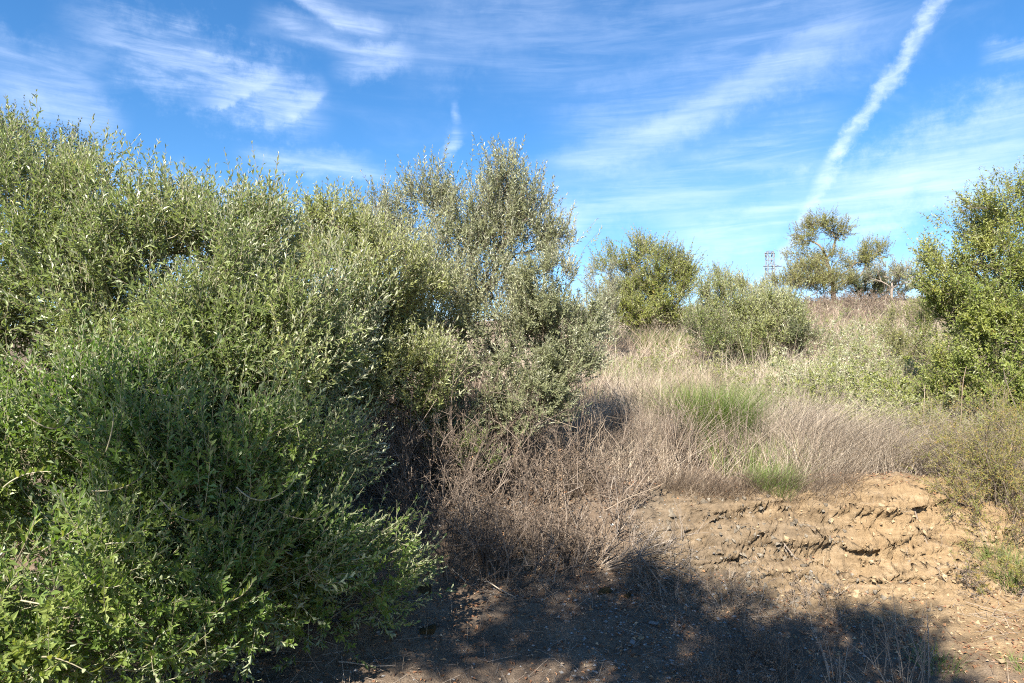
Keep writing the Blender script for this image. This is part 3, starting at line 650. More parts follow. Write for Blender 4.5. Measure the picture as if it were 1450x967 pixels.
ORD = ['leftmost', 'second from the left', 'third from the left', 'fourth from the left', 'fifth from the left', 'sixth from the left', 'seventh from the left', 'eighth from the left', 'ninth from the left', 'tenth from the left', 'eleventh from the left', 'twelfth from the left', 'thirteenth from the left', 'fourteenth from the left', 'fifteenth from the left']
def places(pts, split=None, names=('front row', 'back row')):
    """pts: (px, depth); says where each repeat stands in its row"""
    out = [None] * len(pts); rows = {0: [], 1: []}
    for i, (px, y) in enumerate(pts): rows[0 if split is None or y < split else 1].append(i)
    for r, ii in rows.items():
        ii.sort(key=lambda i: pts[i][0])
        for q, i in enumerate(ii):
            out[i] = ('rightmost' if q == len(ii) - 1 and q else ORD[q]) + (' of its row' if split is None else ' in the ' + names[r])
    return out
def pos(items, split=None, names=('front row', 'back row')):
    return list(zip(items, places([(i[0], i[1]) for i in items], split, names)))
# dry grass over the whole slope
def slope_grass():
    n = 95000
    y = 6.35 * (38 / 6.35) ** (rng.random(n) ** 1.25); x = rng.uniform(-.35, .95, n) * y
    g = vnoise(np.stack([x * .8, y * .8, 0 * x], 1)); g2 = vnoise(np.stack([x * 3.1, y * 3.1, 0 * x + 4], 1))
    keep = rng.random(n) < np.clip(-.35 + g * .8 + g2 * 1.1, 0, 1)
    keep &= ~((np.abs(x / y * 7.6 - 2.25) < .42) & (y > 6.7) & (y < 8.3))
    x, y, g, g2 = x[keep], y[keep], g[keep], g2[keep]; n = len(x)
    yy = y - shift(x); sel = yy > 6.45 + .5 * g2 * (x > 2); x, y, g, g2 = x[sel], y[sel], g[sel], g2[sel]; n = len(x)
    B = np.stack([x, y, height(x, y) - .02], 1)
    h = (.10 + .40 * g * g2 * 1.7 + .20 * rng.random(n)) * np.where(rng.random(n) < .07, 1.7, 1) * (1 + .35 * sstep(y, 10, 20)) * (1 - .55 * sstep(y, 24, 29))
    lean = np.stack([.12 + rng.normal(0, .45, n), rng.normal(0, .4, n)], 1)
    w = np.maximum(.0042, y * .00062) * rng.uniform(.7, 1.3, n)
    tone = vnoise(np.stack([x * .45 + 9, y * .45, 0 * x], 1))
    b = Buf(); c = Buf(); k = tone + rng.normal(0, .18, n) > .48
    blades(b, B[~k], h[~k], lean[~k], w[~k], R=np.clip(.75 * tone[~k] + rng.normal(.1, .2, (~k).sum()), 0, 1))
    blades(c, B[k], h[k], lean[k], w[k], R=np.clip(rng.normal(.5, .22, k.sum()), 0, 1))
    b.build('dry_grass', MAT['straw'], kind='stuff'); c.build('bleached_grass', MAT['pale'], kind='stuff')
    # brown seeding weeds mixed into it
    n = 7000
    y = 6.5 * (30 / 6.5) ** rng.random(n); x = rng.uniform(-.3, .9, n) * y
    k = vnoise(np.stack([x * .7 + 3, y * .7, 0 * x + 8], 1)) > .5; x, y = x[k], y[k]; n = len(x)
    B = np.stack([x, y, height(x, y)], 1); L = rng.uniform(.4, .8, n); D = norm(np.stack([rng.normal(.05, .15, n), rng.normal(0, .15, n), np.ones(n)], 1))
    s = Buf(); l = Buf()
    add_twigs(s, l, B, D, L, rng.normal(0, .08, (n, 3)), 8, .02, .010, .0022, None, 50, 25, t0=.55)
    s.add(np.concatenate(l.V), np.concatenate(l.T), np.concatenate(l.R)); s.build('seeding_weeds', MAT['brown'], kind='stuff')
    # green grass scattered low through it
    n = 26000
    y = 6.6 * (30 / 6.6) ** rng.random(n); x = rng.uniform(.08, .8, n) * y
    k = vnoise(np.stack([x * .8 + 30, y * .8, 0 * x + 8], 1)) + .10 * sstep(y, 9, 13) - .10 * sstep(y, 20, 26) > .67; x, y = x[k], y[k]; n = len(x)
    B = np.stack([x, y, height(x, y)], 1)
    c = Buf(); blades(c, B, rng.uniform(.15, .42, n), rng.normal(0, .3, (n, 2)), np.maximum(.004, y * .0007), R=np.clip(rng.normal(.62, .25, n), 0, 1))
    c.build('green_grass', MAT['grass'], kind='stuff')
slope_grass()

def tussock(label, px, y, n, hh, rad, mat='grass', lean=(0, 0), group=None, name='grass_tussock', cat='grass tussock', w=.004, spread=.45, rlo=0, rhi=1, base=None):
    c = gx(px, y) if base is None else base
    root = None
    a = rng.uniform(0, 6.283, n); r = rad * np.sqrt(rng.random(n)); B = np.stack([c[0] + r * np.cos(a), c[1] + r * np.sin(a), 0 * r], 1)
    B[:, 2] = height(B[:, 0], B[:, 1]) - .02
    ln = np.stack([np.cos(a), np.sin(a)], 1) * (r / rad)[:, None] * spread + rng.normal(0, .30, (n, 2)) + np.array(lean) * rng.uniform(.3, 1.15, (n, 1))
    h = hh * rng.uniform(.55, 1.1, n)
    b = Buf(); blades(b, B - c, h, ln, np.full(n, w) * rng.uniform(.7, 1.3, n), .45, R=rlo + (rhi - rlo) * rng.random(n))
    me = b.mesh(name, MAT[mat]); o = bpy.data.objects.new(name, me); COL.objects.link(o); o.location = c
    return tag(o, label, cat, group)
tussock('large lush green grass tussock in the dry grass above the centre of the bank', 1000, 7.9, 3000, .84, .27, w=.006, rhi=.9, spread=.32)
tussock('grass tussock coloured darker for the shade on the right of the large lush one', 1042, 7.9, 1100, .60, .17, w=.006, spread=.3, rlo=0, rhi=.5)  # darker blade colours stand in for the shaded flank of the large tussock
tussock('small bright green grass tuft on the lip of the cut bank', 1098, 6.12, 800, .27, .14, w=.0035, rhi=.8)
tussock('yellow-green grass tuft under the bushy olive on the slope', 1120, 12.6, 500, .5, .35, w=.007, rlo=.3)
tussock('fresh green grass tuft below the rounded hill tree', 935, 18, 500, .6, .6, w=.012, rlo=.2, rhi=.9)
tussock('wispy green grass tuft among dry stems right of the slope olive', 1195, 12, 500, .55, .4, w=.007, rlo=.3)
tussock('green grass tuft standing behind the large lush tussock', 1090, 10.5, 450, .45, .4, w=.006, rlo=.3)
tussock('small green tuft at the bottom of the feathery shrub, right edge', 1420, 5.35, 420, .28, .16, w=.0035, rhi=.75)
tussock('thin green sprouts in the shaded foreground weeds, lower right', 1310, 4.35, 140, .14, .14, w=.0035, rhi=.5)
tussock('tiny green plant in the bottom right corner', 1432, 4.25, 90, .09, .09, w=.005, rhi=.5)
# bleached grass masses combed down over the bank edge
for (px, y, n, hh, rad, ln), PL in pos([(1085, 7.6, 900, .75, .35, (.55, -.5)), (1140, 7.4, 1000, .8, .38, (.6, -.6)), (1200, 7.1, 900, .7, .35, (.55, -.6)), (1255, 6.9, 600, .55, .3, (.3, -.6)), (1075, 8.6, 600, .5, .3, (.35, -.3)), (1180, 6.75, 500, .45, .3, (.5, -.7)), (1120, 6.85, 500, .42, .28, (.5, -.6)), (1290, 7.4, 500, .7, .35, (.1, -.3)), (1340, 7.2, 450, .6, .35, (0, -.3))], 7.0):
    tussock('bleached dry grass combed over the bank edge, ' + PL, px, y, n, hh, rad, 'pale', ln, 'bleached grass clumps over the bank', 'dry_grass_clump', 'dry grass', w=.0042, spread=.5)
for (px, y), PL in pos([(890, 8.2), (860, 9), (925, 9.6), (915, 8.4), (900, 10.5), (985, 11), (880, 7.7), (930, 7.5)], 8.8):
    tussock('pinkish dry grass clump by the low olive, ' + PL, px, y, 420, .72, .35, 'straw' if px % 10 else 'pale', (.08, 0), 'pinkish grass clumps by the olive', 'dry_grass_clump', 'dry grass', w=.0045, spread=.3)

# ------------------------------------------------------------------ dead brush and shrubs
def brush(name, label, cat, base, h, rad, n0, wood, leaf=None, lean=(0, 0), l2=5, l3=5, lL=.014, lW=.009, nl=4, group=None, r0=.006, flat=.6, curl=.25, up=.55):
    """dead or twiggy bush: stems > side stems > fine twigs, drawn as stems + leaf scraps"""
    root = thing(name, label, cat, [float(v) for v in base], group); s = Buf(); l = Buf()
    a = rng.uniform(0, 6.283, n0); q = rng.uniform(.1, 1, n0)
    D = norm(np.stack([np.cos(a) * q * flat + lean[0], np.sin(a) * q * flat + lean[1], rng.uniform(.5, 1, n0)], 1))
    O = np.array(base) + np.stack([np.cos(a) * rad * q, np.sin(a) * rad * q, 0 * a], 1); O[:, 2] = height(O[:, 0], O[:, 1]) - .03
    L = h * rng.uniform(.65, 1.1, n0); bd = rng.normal(0, curl, (n0, 3)) - np.array([0, 0, .12])
    add_stems(s, twig_curve(O, D, L, bd, 5), np.linspace(1, .4, 5)[None] * r0 * rng.uniform(.7, 1.2, (n0, 1)), 4)
    def child(O, D, L, bd, m, ratio):
        n = len(O); t = rng.uniform(.3, 1, n * m)[:, None]; i = np.repeat(np.arange(n), m)
        P = O[i] + D[i] * L[i][:, None] * t + bd[i] * L[i][:, None] * t * t
        d = norm(D[i] * .7 + rng.normal(0, .5, (n * m, 3)) + np.array([0, 0, .25 * up]))
        return P, d, L[i] * ratio * rng.uniform(.5, 1.2, n * m), rng.normal(0, curl, (n * m, 3))
    O2, D2, L2, b2 = child(O, D, L, bd, l2, .45)
    add_stems(s, twig_curve(O2, D2, L2, b2, 4), np.linspace(.5, .25, 4)[None] * r0 * np.ones((len(O2), 1)), 3)
    O3, D3, L3, b3 = child(O2, D2, L2, b2, l3, .5)
    if leaf: add_twigs(s, l, O3, D3, L3, b3, nl, lL, lW, r0 * .22, a0=60, a1=30)
    else: add_stems(s, twig_curve(O3, D3, L3, b3, 2), np.broadcast_to(np.array([.28, .14]) * r0, (len(O3), 2)), 3)
    if n0 <= 18:                                       # few enough to pick apart: each stalk is a part
        T_ = np.concatenate(s.T); V_ = np.concatenate(s.V); R_ = np.concatenate(s.R)
        nv = [len(v) for v in s.V]; own = np.concatenate([np.repeat(np.arange(n0), nv[0] // n0), np.repeat(np.repeat(np.arange(n0), l2), nv[1] // (n0 * l2)), np.repeat(np.repeat(np.arange(n0), l2 * l3), nv[2] // (n0 * l2 * l3))])
        for q in range(n0):
            m = own[T_[:, 0]] == q; b = Buf(); used = np.unique(T_[m]); mp_ = np.zeros(len(V_), int); mp_[used] = np.arange(len(used))
            b.add(V_[used], mp_[T_[m]], R_[m]); b.build('stalk', MAT[wood], root)
    else: s.build('stems', MAT[wood], root)
    if leaf: l.build('dry_leaves' if leaf in ('rust', 'litter') else 'foliage', MAT[leaf], root, kind='stuff')
    return root
BR = 'brown dead brush along the top of the bank'
for (px, y, h, r), PL in pos([(585, 5.5, .62, .2), (640, 5.35, .66, .25), (700, 5.5, .62, .25), (755, 5.6, .6, .25), (805, 5.75, .5, .2), (610, 6.0, .8, .3), (680, 6.05, .8, .3), (740, 6.2, .75, .3), (800, 6.4, .65, .3), (545, 5.8, .75, .25), (555, 6.5, .9, .3), (620, 6.7, 1.0, .35), (690, 6.7, .95, .3), (590, 7.2, 1.1, .4), (870, 6.1, .45, .2)], 5.9):
    brush('dead_brush', 'tangled brown dead brush, ' + PL, 'dead brush', gx(px, y), h, r, 24, 'brown', 'rust', l2=5, l3=5, nl=5, group=BR, curl=.2)
for (px, y, h), PL in pos([(930, 7.3, .75), (965, 7.0, .55), (1000, 6.9, .42), (905, 7.9, .75), (985, 7.8, .7), (850, 7.2, .6), (880, 6.9, .6), (1030, 7.2, .4)], None):
    brush('dead_brush', 'upright brown dead weeds by the low olive, ' + PL, 'dead brush', gx(px, y), h, .25, 20, 'brown', 'rust', l2=4, l3=4, lL=.011, lW=.008, nl=5, group='upright dead weeds right of the olives', flat=.3, curl=.12, up=1.0)
brush('bare_branches', 'bleached bare dead branches sticking out to the right over the bank edge', 'dead branches', gx(845, 5.75), .7, .08, 12, 'grey', None, lean=(.55, -.15), l2=5, l3=4, r0=.0066, flat=.9, curl=.25)
brush('bare_branches', 'tall pale stalks leaning together behind the bleached bare branches', 'dead branches', gx(822, 6.5), .8, .10, 11, 'straw', None, lean=(.18, 0), l2=2, l3=2, r0=.0045, flat=.3, curl=.1)
# tangle of dead bramble with some leaves
for (px, y, h, lf), PL in pos([(1095, 8.4, .55, None), (1130, 8.6, .6, None), (1165, 8.3, .5, None), (1110, 8.9, .6, None)], None):
    brush('dead_bramble', 'grey dead bramble heap on the slope, ' + PL, 'bramble', gx(px, y), h, .3, 22, 'grey', None, l2=5, l3=5, r0=.005, flat=1.3, curl=.5, group='dead bramble heap on the slope')
for (px, y, h), PL in pos([(1190, 8.7, .62), (1235, 8.4, .66), (1285, 8.2, .66), (1160, 9.4, .55), (1210, 9.6, .62), (1265, 9.3, .7), (1320, 8.8, .6), (1325, 7.6, .5), (1240, 7.8, .4)], 8.75):
    brush('bramble', 'sprawling bramble with yellow-green leaves, ' + PL, 'bramble', gx(px, y), h, .35, 17, 'grey', 'yellow', l2=5, l3=5, lL=.036, lW=.024, nl=9, r0=.005, flat=1.0, curl=.35, group='brambles right of the dead heap')
for (px, y, h), PL in pos([(905, 13, .5), (955, 14.5, .6), (985, 16, .6), (1040, 11.2, .45), (1130, 11, .5), (1090, 18, .7), (1150, 15.5, .6), (1195, 10.9, .5), (1245, 11.2, .5), (1290, 10.6, .5)], 14):
    brush('low_scrub', 'yellow-green scrub on the middle slope, ' + PL, 'scrub', gx(px, y), h, .4, 14, 'grey', 'yellow', l2=4, l3=4, lL=.042, lW=.018, nl=6, r0=.005, flat=.7, group='yellow-green scrub on the middle slope')
for (px, y, h), PL in pos([(1140, 10.2, .75), (1180, 11.6, .85), (1225, 10.4, .8), (1262, 12.4, .9), (1300, 10.0, .8), (1330, 9.4, .75), (1205, 14.2, .9)]):
    brush('green_scrub', 'bushy green scrub on the slope by the brambles, ' + PL, 'scrub', gx(px, y), h, .4, 18, 'grey', 'sage', l2=5, l3=5, lL=.042, lW=.02, nl=9, r0=.005, flat=.8, group='bushy green scrub by the brambles')
for (px, y, h), PL in pos([(1010, 12, .6), (1160, 12.5, .5), (1215, 13.5, .6), (1250, 15, .6), (1180, 17, .7), (1230, 20, .8)], None):
    brush('low_scrub', 'low pale scrub on the upper slope, ' + PL, 'scrub', gx(px, y), h, .4, 14, 'grey', 'hill', l2=4, l3=4, lL=.05, lW=.02, nl=6, r0=.006, flat=.7, group='scrub plants on the upper slope')
for (px, y, h), PL in pos([(1150, 29, .5), (1190, 28.5, .5), (1230, 28, .5), (1210, 26, .8), (1160, 25, .8), (1250, 24.5, .8), (1130, 27, .7), (1180, 30.5, .5), (1240, 30, .5), (1270, 26, .8)], 27.5):
    brush('dead_brush', 'purplish-brown scrub below the skyline bushes, ' + PL, 'dead brush', gx(px, y), h, .9, 24, 'brown', 'rust', l2=4, l3=3, lL=.05, lW=.03, nl=4, r0=.011, flat=.8, group='dry scrub below the skyline')
# feathery ochre shrubs, right edge
for (px, y, h, n), PL in pos([(1400, 5.75, .62, 26), (1440, 5.6, .6, 24), (1365, 6.2, .55, 22), (1425, 6.4, .75, 26), (1470, 5.9, .8, 24), (1385, 6.9, .65, 20), (1430, 5.15, .35, 16)], 6.0):
    brush('feathery_shrub', 'feathery ochre shrub at the right edge, ' + PL, 'shrub', gx(px, y), h, .22, n, 'brown', 'ochre', l2=6, l3=6, lL=.022, lW=.006, nl=9, r0=.004, flat=.9, curl=.2, group='feathery shrubs at the right edge')

def cane(label, a, b, r=.007, sag=0.0, name='dry_cane', cat='dry stem', mat='pale', twigs=0, bend=None):
    a = np.asarray(a, float); b = np.asarray(b, float); o = bpy.data.objects.new(name, None)
    t = np.linspace(0, 1, 9)[:, None]; d = b - a; ln = np.linalg.norm(d)
    sd = np.cross(d, rng.normal(size=3)); sd = sd / np.linalg.norm(sd)
    P = a + d * t + sd * ln * .035 * np.sin(t * 5 + rng.uniform(0, 6)) * t + np.array([0, 0, sag]) * np.sin(t * math.pi)
    b_ = Buf(); tube(b_, P - a, np.linspace(r, r * .5, 9), 6)
    for _ in range(twigs):
        i = rng.integers(3, 8); q = P[i] - a
        e = q + norm(d / ln * .8 + rng.normal(0, .5, 3)) * ln * rng.uniform(.12, .3)
        tube(b_, [q, (q + e) / 2 + rng.normal(0, .008, 3), e], [r * .45, r * .35, r * .2], 4)
    me = b_.mesh(name, MAT[mat], True); o = bpy.data.objects.new(name, me); COL.objects.link(o); o.location = a
    return tag(o, label, cat)
G = lambda px, py, up=0.02: ground(px, py) + np.array([0, 0, up])
def over(px, py, y): return at(px, py, y)
cane('tall pale dry cane leaning right in front of the bright green bush', gx(1344, 7.0), over(1372, 520, 7.3), .006, mat='straw')
cane('straight pale upright cane in the grass left of the leaning one', gx(1312, 6.9), over(1306, 545, 7.1), .006, mat='straw')
cane('slender pale cane standing just left of the straight upright one', gx(1298, 7.0), over(1276, 610, 7.0), .005, mat='straw')
cane('dark thin stem curving over the bright green bush at the right edge', gx(1452, 7.4), over(1425, 520, 7.3), .008, mat='grey')
cane('thin cane leaning left among bleached grass above the bank', gx(1240, 7.2), over(1212, 595, 7.4), .006)
cane('arching dark bramble stem over the green tussock', gx(1048, 9.0), over(1112, 556, 9.1), .009, sag=.22, mat='brown')
cane('upright dark weed stem behind the large green tussock', gx(1068, 10), over(1066, 470, 10), .007, mat='brown')
cane('long thin grey stick lying across the bleached bare branches', over(858, 722, 5.5), over(938, 682, 5.35), .0042, mat='straw', twigs=2)
cane('dark dead root standing out of the foot of the cut bank', G(1110, 842, -.03), G(1135, 795, .07), .017, sag=.03, name='root', cat='root', mat='grey')
cane('dry stick leaning down the cut bank beside the dead root', G(1096, 752, .05), G(1130, 815, .05), .008, twigs=2, mat='grey')
cane('thin bent twig hanging down the rock face below the tussock side', G(1034, 735, .06), G(1072, 800, .05), .006, twigs=2, mat='grey')
cane('grey twig lying on the ochre soil near the tan stone', G(1290, 722, .06), G(1312, 788, .04), .008, mat='grey', twigs=1)
cane('pale stick pointing up right from the ochre soil', G(1300, 740, .05), G(1356, 716, .10), .006, mat='pale')
cane('pale straight stick lying flat in the bottom right corner', G(1368, 942), G(1456, 948), .0045, mat='straw')
cane('thin straw lying across the ochre slope at the right', G(1368, 862, .03), G(1440, 888, .05), .0035, mat='straw')
cane('brown stick slanting down the dark soil under the bare branches', G(895, 792, .09), G(945, 850, .04), .008, mat='grey', twigs=2)
cane('thin pale twig slanting across the mossy ground centre', G(690, 835, .06), G(730, 862, .03), .005, mat='pale')
cane('short pale straw on the shaded soil left of centre', G(640, 815, .04), G(660, 836, .03), .004, mat='pale')
cane('slim grey twig on the dark earth below the big olive', G(480, 935, .03), G(560, 948, .03), .005, mat='grey', twigs=1)
# foreground weeds in the shade
for px, y, h, n, lab in [(1265, 4.15, .42, 11, 'bare upright grey weed stalks in the foreground, lower right'), (1235, 4.3, .35, 8, 'thinner weed stalks just left of the grey foreground ones'), (1300, 4.2, .34, 8, 'short weed stalks at the right of the grey foreground ones'), (1175, 4.2, .3, 8, 'sparse dark weed stalks at the bottom, left of the grey ones')]:
    brush('weed_stalks', lab, 'weeds', gx(px, y), h, .09, n, 'grey', 'rust', l2=2, l3=2, lL=.012, lW=.006, nl=3, r0=.0035, flat=.25, curl=.1)
for px, y, h, n, lab in [(1020, 4.3, .26, 22, 'low dark seeding weed in the shaded foreground, below the rock face'), (1065, 4.5, .25, 20, 'low brown weed right of the dark seeding weed in the shade'), (1000, 4.05, .2, 18, 'small dry weed at the bottom edge below the dark seeding weed'), (1100, 4.25, .2, 16, 'wiry brown weed at the bottom edge between dark weeds and grey stalks')]:
    brush('dry_weed', lab, 'weeds', gx(px, y), h, .14, n, 'brown', 'rust', l2=4, l3=4, lL=.012, lW=.008, nl=5, r0=.003, flat=.8, curl=.2)
for px, y, h, lab in [(1150, 5.1, .2, 'grey wiry dead weed at the foot of the rock face'), (1030, 5.15, .22, 'matted grey dead weed below the layered rocks'), (950, 5.2, .2, 'matted brown dead weed at the foot of the bank below the bare branches'), (1350, 5.3, .25, 'small brown dead shrub under the feathery shrub')]:
    brush('dry_weed', lab, 'weeds', gx(px, y), h, .2, 26, 'grey', 'rust', l2=4, l3=4, lL=.014, lW=.009, nl=3, r0=.003, flat=1.4, curl=.4)
# dried dock seed heads
for (px, y, tp), PL in pos([(765, 5.9, 628), (785, 6.0, 636), (727, 6.1, 622), (796, 5.7, 660), (818, 6.2, 640)], None):
    b0 = gx(px, y); t0 = at(px + rng.normal(0, 4), tp, y); root = thing('dock_stalk', 'dried dock stalk with rusty seed head, ' + PL, 'dry weed', [float(v) for v in b0], 'dock stalks above the dead brush')
    s = Buf(); tube(s, [b0, (b0 + t0) / 2 + rng.normal(0, .02, 3), t0], [.005, .004, .003], 5); s.build('stem', MAT['brown'], root)
    l = Buf(); n = 170; t = rng.uniform(.6, 1, n)[:, None]; add_leaves(l, b0 + (t0 - b0) * t + rng.normal(0, .008, (n, 3)), rdir(n) + [0, 0, .5], rdir(n), .018, .012); l.build('seed_head', MAT['rust'], root, kind='stuff')

# ------------------------------------------------------------------ arching olive shoots of the big tree, leaf by leaf
def leaf_mesh():
    b = Buf()
    V = [(0, 0, 0), (.30, .22, .04), (.65, .24, .03), (1, 0, -.10), (.65, -.24, .03), (.30, -.22, .04), (.33, 0, -.02), (.68, 0, -.03)]
    b.add(V, [(0, 6, 1), (1, 6, 7), (1, 7, 2), (2, 7, 3), (0, 5, 6), (5, 4, 7), (5, 7, 6), (4, 3, 7)], .75)
    return b
_lm = [None]
def shoot(pts, nl=14, y=None):
    P = np.array([at(*p) for p in pts]); t = np.linspace(0, 1, 12); k = np.linspace(0, 1, len(P))
    if len(P) == 3: c = ((1 - t) * (1 - 2 * t))[:, None] * P[0] + (4 * t * (1 - t))[:, None] * P[1] + (t * (2 * t - 1))[:, None] * P[2]
    else: c = np.stack([np.interp(t, k, P[:, q]) for q in range(3)], 1)
    b = Buf(); tube(b, c, np.linspace(.0042, .0016, 12), 5); s = b.build('shoot', MAT['twig'], T1, True)
    o0 = np.array(T1['_o'])
    if _lm[0] is None: _lm[0] = [None] * 3
    for q in range(3):
        if _lm[0][q] is None:
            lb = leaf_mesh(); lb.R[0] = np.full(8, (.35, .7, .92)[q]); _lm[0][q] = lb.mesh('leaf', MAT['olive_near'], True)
    for i in range(nl):
        u = .18 + .82 * (i // 2 + .6) / (nl // 2); p = np.array([np.interp(u, t, c[:, q]) for q in range(3)])
        tg = np.array([np.interp(min(1, u + .04), t, c[:, q]) - np.interp(max(0, u - .04), t, c[:, q]) for q in range(3)]); tg /= np.linalg.norm(tg)
        upv = np.array([rng.normal(0, .25), rng.normal(0, .25), 1.0]); sd = np.cross(tg, upv); sd /= np.linalg.norm(sd)
        d = tg * .75 + upv * .75 + sd * (.55 if i % 2 else -.55) + rng.normal(0, .12, 3); d /= np.linalg.norm(d)
        nrm = tg - d * tg.dot(d) + np.array([0, -.3, 0]); nrm -= d * nrm.dot(d); nrm /= np.linalg.norm(nrm); yv = np.cross(nrm, d)
        L = .05 * rng.uniform(.7, 1.15) * (1 - .3 * max(0, u - .7)); W_ = L * .62
        m = Matrix(((d[0] * L, yv[0] * W_, nrm[0] * L, p[0] - o0[0]), (d[1] * L, yv[1] * W_, nrm[1] * L, p[1] - o0[1]), (d[2] * L, yv[2] * W_, nrm[2] * L, p[2] - o0[2]), (0, 0, 0, 1)))
        o = bpy.data.objects.new('leaf', _lm[0][rng.integers(3)]); COL.objects.link(o); o.parent = s; o.matrix_basis = m
for p in [((130, 695, 3.25), (175, 690, 3.2), (205, 668, 3.2)), ((225, 705, 3.3), (262, 735, 3.2), (288, 728, 3.15)), ((335, 690, 3.35), (375, 708, 3.3), (418, 680, 3.3)), ((385, 718, 3.6), (430, 735, 3.5), (468, 724, 3.45)),
          ((115, 808, 3.0), (140, 830, 2.95), (172, 828, 2.95)), ((150, 770, 3.1), (175, 768, 3.05), (198, 768, 3.0)), ((30, 850, 2.95), (75, 858, 2.9), (108, 862, 2.9)), ((292, 850, 3.3), (330, 850, 3.25), (358, 825, 3.25)),
          ((290, 885, 3.3), (293, 925, 3.3), (300, 952, 3.3)), ((225, 900, 3.2), (215, 930, 3.15), (222, 962, 3.15)), ((40, 590, 3.3), (70, 606, 3.2), (92, 600, 3.2)), ((215, 555, 3.7), (235, 560, 3.6), (268, 558, 3.6)),
          ((250, 515, 3.9), (285, 500, 3.8), (310, 478, 3.8)), ((352, 625, 3.7), (390, 612, 3.6), (425, 598, 3.6)), ((60, 780, 3.0), (90, 760, 2.95), (120, 740, 2.95)), ((5, 690, 3.1), (35, 672, 3.05), (72, 668, 3.0)),
          ((150, 640, 3.3), (160, 600, 3.25), (158, 575, 3.25)), ((60, 930, 2.9), (90, 935, 2.85), (130, 955, 2.85)), ((20, 800, 2.95), (40, 760, 2.9), (50, 730, 2.9))]:
    shoot(p)

# ------------------------------------------------------------------ stones, rock ledges, moss
def rock_buf(seed, flat=.6, rough=.35, sub=2, ang=True):
    import bmesh
    bm = bmesh.new(); bmesh.ops.create_icosphere(bm, subdivisions=sub, radius=1.0)
    V = np.array([v.co[:] for v in bm.verts]); T = np.array([[v.index for v in f.verts] for f in bm.faces]); bm.free()
    r = np.random.default_rng(seed)
    if ang:                                                  # chip flat faces off the ball
        for _ in range(13):
            n = norm(r.normal(size=(1, 3)))[0]; h = r.uniform(.32, .66); d = V @ n; V = V - np.maximum(d - h, 0)[:, None] * n
    V = V * (1 + rough * fbm(V * 2.6 + seed * 3.1, 4, .65)[:, None] * .9); V = V * np.array([1, r.uniform(.6, .95), flat])
    return V, T
ROCKS = []
def rock_mesh(i, mat, flat, name='stone', sub=2):
    V, T = rock_buf(i, flat, sub=sub); b = Buf(); b.add(V, T, (i * .37) % 1.0)
    return b.mesh(name, MAT[mat], False)
LIB = {}
def put_stone(px, py, size_px, mat='stone', flat=.5, label=None, group=None, name='stone', sink=.25, var=None, rot=None, cat='stone', sub=2, stretch=1.0, tilt=None, push=0):
    p = ground(px, py); p = p - np.array([0, float(bank_push(*[np.array([q]) for q in p])[0]) - .05, 0]); d = p[1]; r = size_px / F * d / 2
    v = int(rng.integers(6)) if var is None else var; key = (mat, v, flat, sub, name)
    if key not in LIB: LIB[key] = rock_mesh(v * 7 + len(mat) + int(flat * 30), mat, flat, name, sub)
    o = bpy.data.objects.new(name, LIB[key]); COL.objects.link(o)
    o.location = p + np.array([0, 0, r * flat * (1 - 2 * sink)]); o.scale = (r * stretch, r, r)
    o.rotation_euler = (rng.normal(.25, .15), rng.normal(0, .2), rng.uniform(0, 6.28) if rot is None else rot) if tilt is None else tilt
    return tag(o, label, cat, group)
for px, py, s, mat, fl, lab in [
    (671, 891, 13, 'stone', .35, 'small pale slate chip on the dark soil left of centre'), (770, 887, 12, 'tan', .35, 'square brown stone chip on the dark soil centre'),
    (803, 890, 17, 'stone', .6, 'white-grey stone beside a beige clump in the centre foreground'), (792, 926, 17, 'stone', .3, 'blue-grey slate slab in the bottom centre'),
    (818, 930, 12, 'stone', .4, 'small grey stone right of the blue-grey slab'), (898, 916, 26, 'stone', .35, 'large grey slate slab in the foreground, right of centre'),
    (909, 914, 13, 'tan', .5, 'brown stone touching the large grey slate slab'), (927, 893, 14, 'stone', .35, 'flat whitish stone above the large grey slab'),
    (1242, 731, 19, 'tan', .55, 'large pale tan stone lodged in the ochre soil'), (1258, 711, 13, 'tan', .5, 'tan stone just above the large pale one in the ochre soil'),
    (1192, 932, 16, 'tan', .5, 'pinkish stone in the shaded weeds at the bottom right'), (1122, 845, 18, 'tan', .5, 'orange-brown stone at the base of the dead root'),
    (1371, 842, 20, 'tan', .5, 'rounded tan rock under the feathery shrub'), (1337, 876, 12, 'tan', .45, 'small tan stone on the sunny soil at the right'),
    (1318, 896, 11, 'tan', .4, 'cream stone left of the fallen leaves at the right'), (1371, 903, 14, 'tan', .45, 'pale stone lying below the fallen leaves at the right'),
    (1427, 952, 24, 'tan', .4, 'orange flat stone in the bottom right corner'), (1235, 770, 15, 'tan', .4, 'tan flat stone embedded low in the ochre face'),
    (1036, 797, 12, 'stone', .6, 'whitish stone at the foot of the layered rocks'), (625, 869, 8, 'stone', .5, 'tiny white pebble on the shaded bank left of centre'),
    (829, 946, 7, 'tan', .6, 'little cream pebble at the bottom centre'), (1094, 868, 15, 'stone', .4, 'grey stone at the edge of the shaded weeds'), (1080, 892, 17, 'stone', .35, 'flat pale stone among the shaded foreground weeds')]:
    put_stone(px, py, s, mat, fl, lab)
for _ in range(110):
    px, py = rng.uniform(610, 1010), rng.uniform(850, 990); s = 3.5 + 7 * rng.random() ** 2.5
    put_stone(px, py, s, 'stone' if rng.random() < .65 else 'tan', .45, 'small loose stone scattered on the dark soil of the foreground', 'loose stones on the dark soil', sub=1)
for _ in range(60):
    px, py = rng.uniform(1150, 1440), rng.uniform(715, 960); s = 4 + 8 * rng.random() ** 2.5
    put_stone(px, py, s, 'tan', .5, 'small tan stone loose on the ochre bank', 'loose stones on the ochre bank', sub=1)
